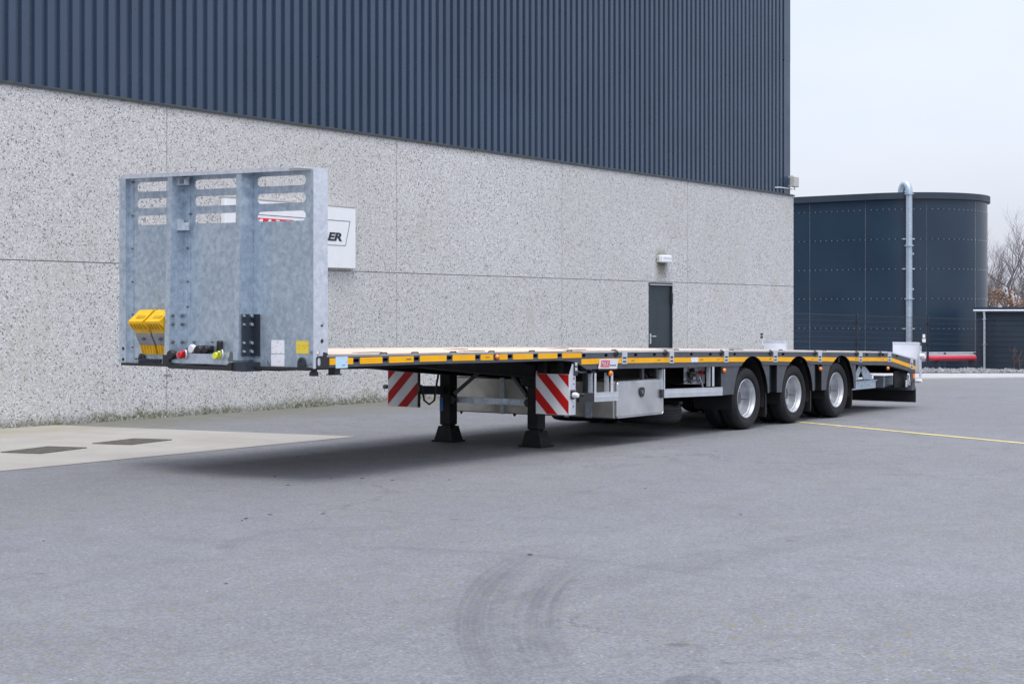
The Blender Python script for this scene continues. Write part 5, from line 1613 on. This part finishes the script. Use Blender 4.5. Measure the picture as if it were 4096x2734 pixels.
# lashing plates in the lower corners
def dome(t0, t1, z0, z1, extra=None):
    r_ = (t1 - t0) / 2
    pts_ = [(t0, z0), (t1, z0)] + [((t0 + t1) / 2 + r_ * math.cos(R(180 * k / 8)), z1 - r_ + r_ * math.sin(R(180 * k / 8))) for k in range(9)]
    return pts_
for x0, x1, ya_, yb_ in ((200, 243, 1380, 1448), (1308, 1362, 1408, 1480)):
    a0, z1 = HP(440 + x0 / 1.742, 620 + ya_ / 1.742, PS - 0.012)
    a1, z0 = HP(440 + x1 / 1.742, 620 + yb_ / 1.742, PS - 0.012)
    pts_ = dome(min(a0, a1), max(a0, a1), z0, z1)
    MB().plate(pts_, [circle((a0 + a1) / 2, (z0 + z1) / 2 + 0.008, 0.013, 10)], YZ, PS - 0.018, PS - 0.006).build('lashing_plate', 'navy_paint', hbd)
a0, z1 = HP(440 + 243 / 1.742, 620 + 1418 / 1.742, PS - 0.012)
a1, z0 = HP(440 + 352 / 1.742, 620 + 1450 / 1.742, PS - 0.012)
MB().box(PS - 0.018, PS - 0.006, a1, a0, z0, z1).box(PS - 0.022, PS - 0.0181, a1 + 0.03, a0 - 0.02, z0 + 0.012, z1 - 0.012).build('lashing_plate', 'navy_paint', hbd)
# air and electric couplings
def cpl(x, y, r_, dep, mat, name, s_=-0.125, seg=16):
    a, z = HP(440 + x / 1.742, 620 + y / 1.742, s_)
    return MB().lathe([(0, -dep), (r_ * 0.85, -dep), (r_, -dep * 0.8), (r_, -dep * 0.3), (r_ * 0.75, -dep * 0.25), (r_ * 0.75, 0.01)], (s_, a, z), (1, 0, 0), seg).build(name, mat, hbd, 40)
cpl(455, 1390, 0.045, 0.07, 'black_plastic', 'air_coupling')
cpl(500, 1390, 0.032, 0.04, 'aluminium', 'air_coupling')
cpl(518, 1390, 0.032, 0.065, 'red_plastic', 'air_coupling')
cpl(745, 1396, 0.028, 0.04, 'aluminium', 'air_coupling')
cpl(765, 1396, 0.032, 0.065, 'lime_plastic', 'air_coupling')
for x, y, mat in ((516, 1378, 'red_plastic'), (763, 1383, 'lime_plastic')):
    a, z = HP(440 + x / 1.742, 620 + y / 1.742, -0.16)
    MB().bar((-0.18, a - 0.02, z + 0.02), (-0.17, a + 0.02, z - 0.035), 0.02, 0.022).build('coupling_handle', mat, hbd)
for x in (540, 795):
    a, z = HP(440 + x / 1.742, 620 + 1392 / 1.742, -0.13)
    MB().tube([(-0.128, a + 0.04, z + 0.04), (-0.15, a, z + 0.045), (-0.15, a - 0.01, z), (-0.15, a, z - 0.035), (-0.128, a + 0.04, z - 0.03)], 0.007, 6).build('coupling_bail', 'aluminium', hbd, 60)
a0, z1 = HP(440 + 610 / 1.742, 620 + 1325 / 1.742, PS - 0.04)
a1, z0 = HP(440 + 705 / 1.742, 620 + 1368 / 1.742, PS - 0.04)
sk = MB().cbox(PS - 0.07, PS, a1, a0, z0, z1, 0.008).build('socket_box', 'black_plastic', hbd)
cpl(590, 1350, 0.042, 0.05, 'white_paint', 'socket_cap', PS - 0.03)
cpl(640, 1362, 0.050, 0.06, 'black_plastic', 'socket_cap', PS - 0.07)
cpl(684, 1355, 0.040, 0.05, 'black_plastic', 'socket_cap', PS - 0.07)
a, z0 = HP(440 + 752 / 1.742, 620 + 1385 / 1.742, PS - 0.04)
z1 = HP(440 + 752 / 1.742, 620 + 1292 / 1.742, PS - 0.04)[1]
MB().cbox(PS - 0.04, PS, a - 0.028, a + 0.028, z0, z1, 0.01).build('document_tube', 'black_plastic', hbd)
a, z0 = HP(440 + 845 / 1.742, 620 + 1437 / 1.742, -0.13)
MB().box(-0.133, -0.1305, a - 0.04, a + 0.04, z0, z0 + 0.03).prism([(a - 0.028, z0 + 0.03), (a + 0.028, z0 + 0.03), (a + 0.015, z0 + 0.085), (a - 0.015, z0 + 0.085)], YZ, -0.133, -0.1305).build('cable_slot', 'hub_grey', hbd)
# hanging brackets on the first post
for x0, x1, y0, y1 in ((470, 560, 152, 210), (470, 560, 447, 525)):
    s0, z1 = SP(440 + x0 / 1.742, 620 + y0 / 1.742, T2 - 0.005)
    z0 = SP(440 + x0 / 1.742, 620 + y1 / 1.742, T2 - 0.005)[1]
    MB().box(s0 + 0.0, s0 + 0.055, T2 - 0.03, T2 - 0.0005, z0, z1).box(s0 + 0.055, s0 + 0.06, T2 - 0.10, T2 - 0.001, z0, z0 + 0.075).box(s0, s0 + 0.055, T2 - 0.10, T2 - 0.03, z0, z0 + 0.006).box(s0 + 0.002, s0 + 0.053, T2 - 0.10, T2 - 0.094, z0 + 0.006, z0 + 0.05).build('cable_bracket', 'galvanised_pale', hbd)
# stickers
def sticker(x0, x1, y0, y1, mat, name='sticker'):
    a0, z1 = HP(440 + x0 / 1.742, 620 + y0 / 1.742, PS)
    a1, z0 = HP(440 + x1 / 1.742, 620 + y1 / 1.742, PS)
    MB().box(PS - 0.0025, PS - 0.0005, min(a0, a1), max(a0, a1), z0, z1).build(name, mat, hbd)
sticker(1125, 1216, 1288, 1383, 'paper_print')
sticker(1124, 1216, 1386, 1471, 'paper_print')
sticker(1299, 1385, 1293, 1383, 'yellow_print')
for x, y in ((1113, 1440), (1382, 1448)):
    a, z = HP(440 + x / 1.742, 620 + y / 1.742, PS)
    MB().tube([(PS, a, z - 0.02), (PS - 0.02, a, z - 0.02), (PS - 0.025, a, z + 0.01)], 0.006, 6).build('tarp_hook', 'hub_grey', hbd)
# ---- wheel chocks held in grey sheet holders on the headboard
def chock(t_, label):
    e = thing('wheel_chock', (-0.03, t_, 1.13), label, 'wheel chock', 'wheel chocks on the headboard')
    w_ = 0.0975
    hx_ = lambda q_: MB().hexa([(x_ - 0.075, y_, z_) for x_, y_, z_ in q_])
    prof = [(0.115, 1.115), (0.065, 1.115), (0.045, 1.20), (0.00, 1.30), (-0.045, 1.365), (-0.100, 1.405), (-0.105, 1.425), (-0.05, 1.465), (0.03, 1.53), (0.07, 1.535), (0.118, 1.47), (0.118, 1.2)]
    MB().prism([(a - 0.075, b_) for a, b_ in prof], XZ, t_ - w_, t_ + w_).build('body', 'yellow_plastic', e)
    sl_ = (1.57 - 1.452) / 0.18
    for k in range(5):
        tt = t_ - w_ + 0.02 + k * 0.04
        hx_([(0.055, tt - 0.006, 1.12), (0.066, tt - 0.006, 1.12), (0.066, tt + 0.006, 1.12), (0.055, tt + 0.006, 1.12), (0.030, tt - 0.006, 1.20), (0.046, tt - 0.006, 1.20), (0.046, tt + 0.006, 1.20), (0.030, tt + 0.006, 1.20)]).build('rib', 'yellow_plastic', e)
        hx_([(-0.062, tt - 0.006, 1.352), (-0.040, tt - 0.006, 1.352), (-0.040, tt + 0.006, 1.352), (-0.062, tt + 0.006, 1.352), (-0.110, tt - 0.006, 1.403), (-0.096, tt - 0.006, 1.403), (-0.096, tt + 0.006, 1.403), (-0.110, tt + 0.006, 1.403)]).build('rib', 'yellow_plastic', e)
    # carrying slot on the top face: flat patch, its shade put into darker yellow
    def top(a, b_, d_):
        k = a
        return (-0.180 + k * 0.135, t_ + b_, 1.427 + k * 0.103 + d_)
    MB().prism([(0.25, -0.075), (0.5, -0.075), (0.5, 0.03), (0.25, 0.03)], top, 0.0, 0.004).build('slot', 'chock_shade', e)
    # grey holder round the waist
    MB().prism([(PS + 0.001, 1.20), (-0.027, 1.195), (-0.081, 1.29), (-0.085, 1.315), (PS + 0.001, 1.34)], XZ, t_ - w_ - 0.008, t_ + w_ + 0.008).build('holder_band', 'holder_grey', e)
    lettering_ = MB()
    for a, b_ in ((-0.02, 0.02), (0.02, -0.01), (0.0, 0.0)):
        lettering_.bar((-0.066, t_ + a - 0.02, 1.255 + b_), (-0.076, t_ + a + 0.01, 1.272 + b_), 0.006, 0.006)
    lettering_.build('printed_mark', 'ink', e)
chock(2.110, 'yellow wheel chock in grey holder beside the headboard corner post')
chock(1.875, 'yellow wheel chock partly hidden by the inner headboard post')
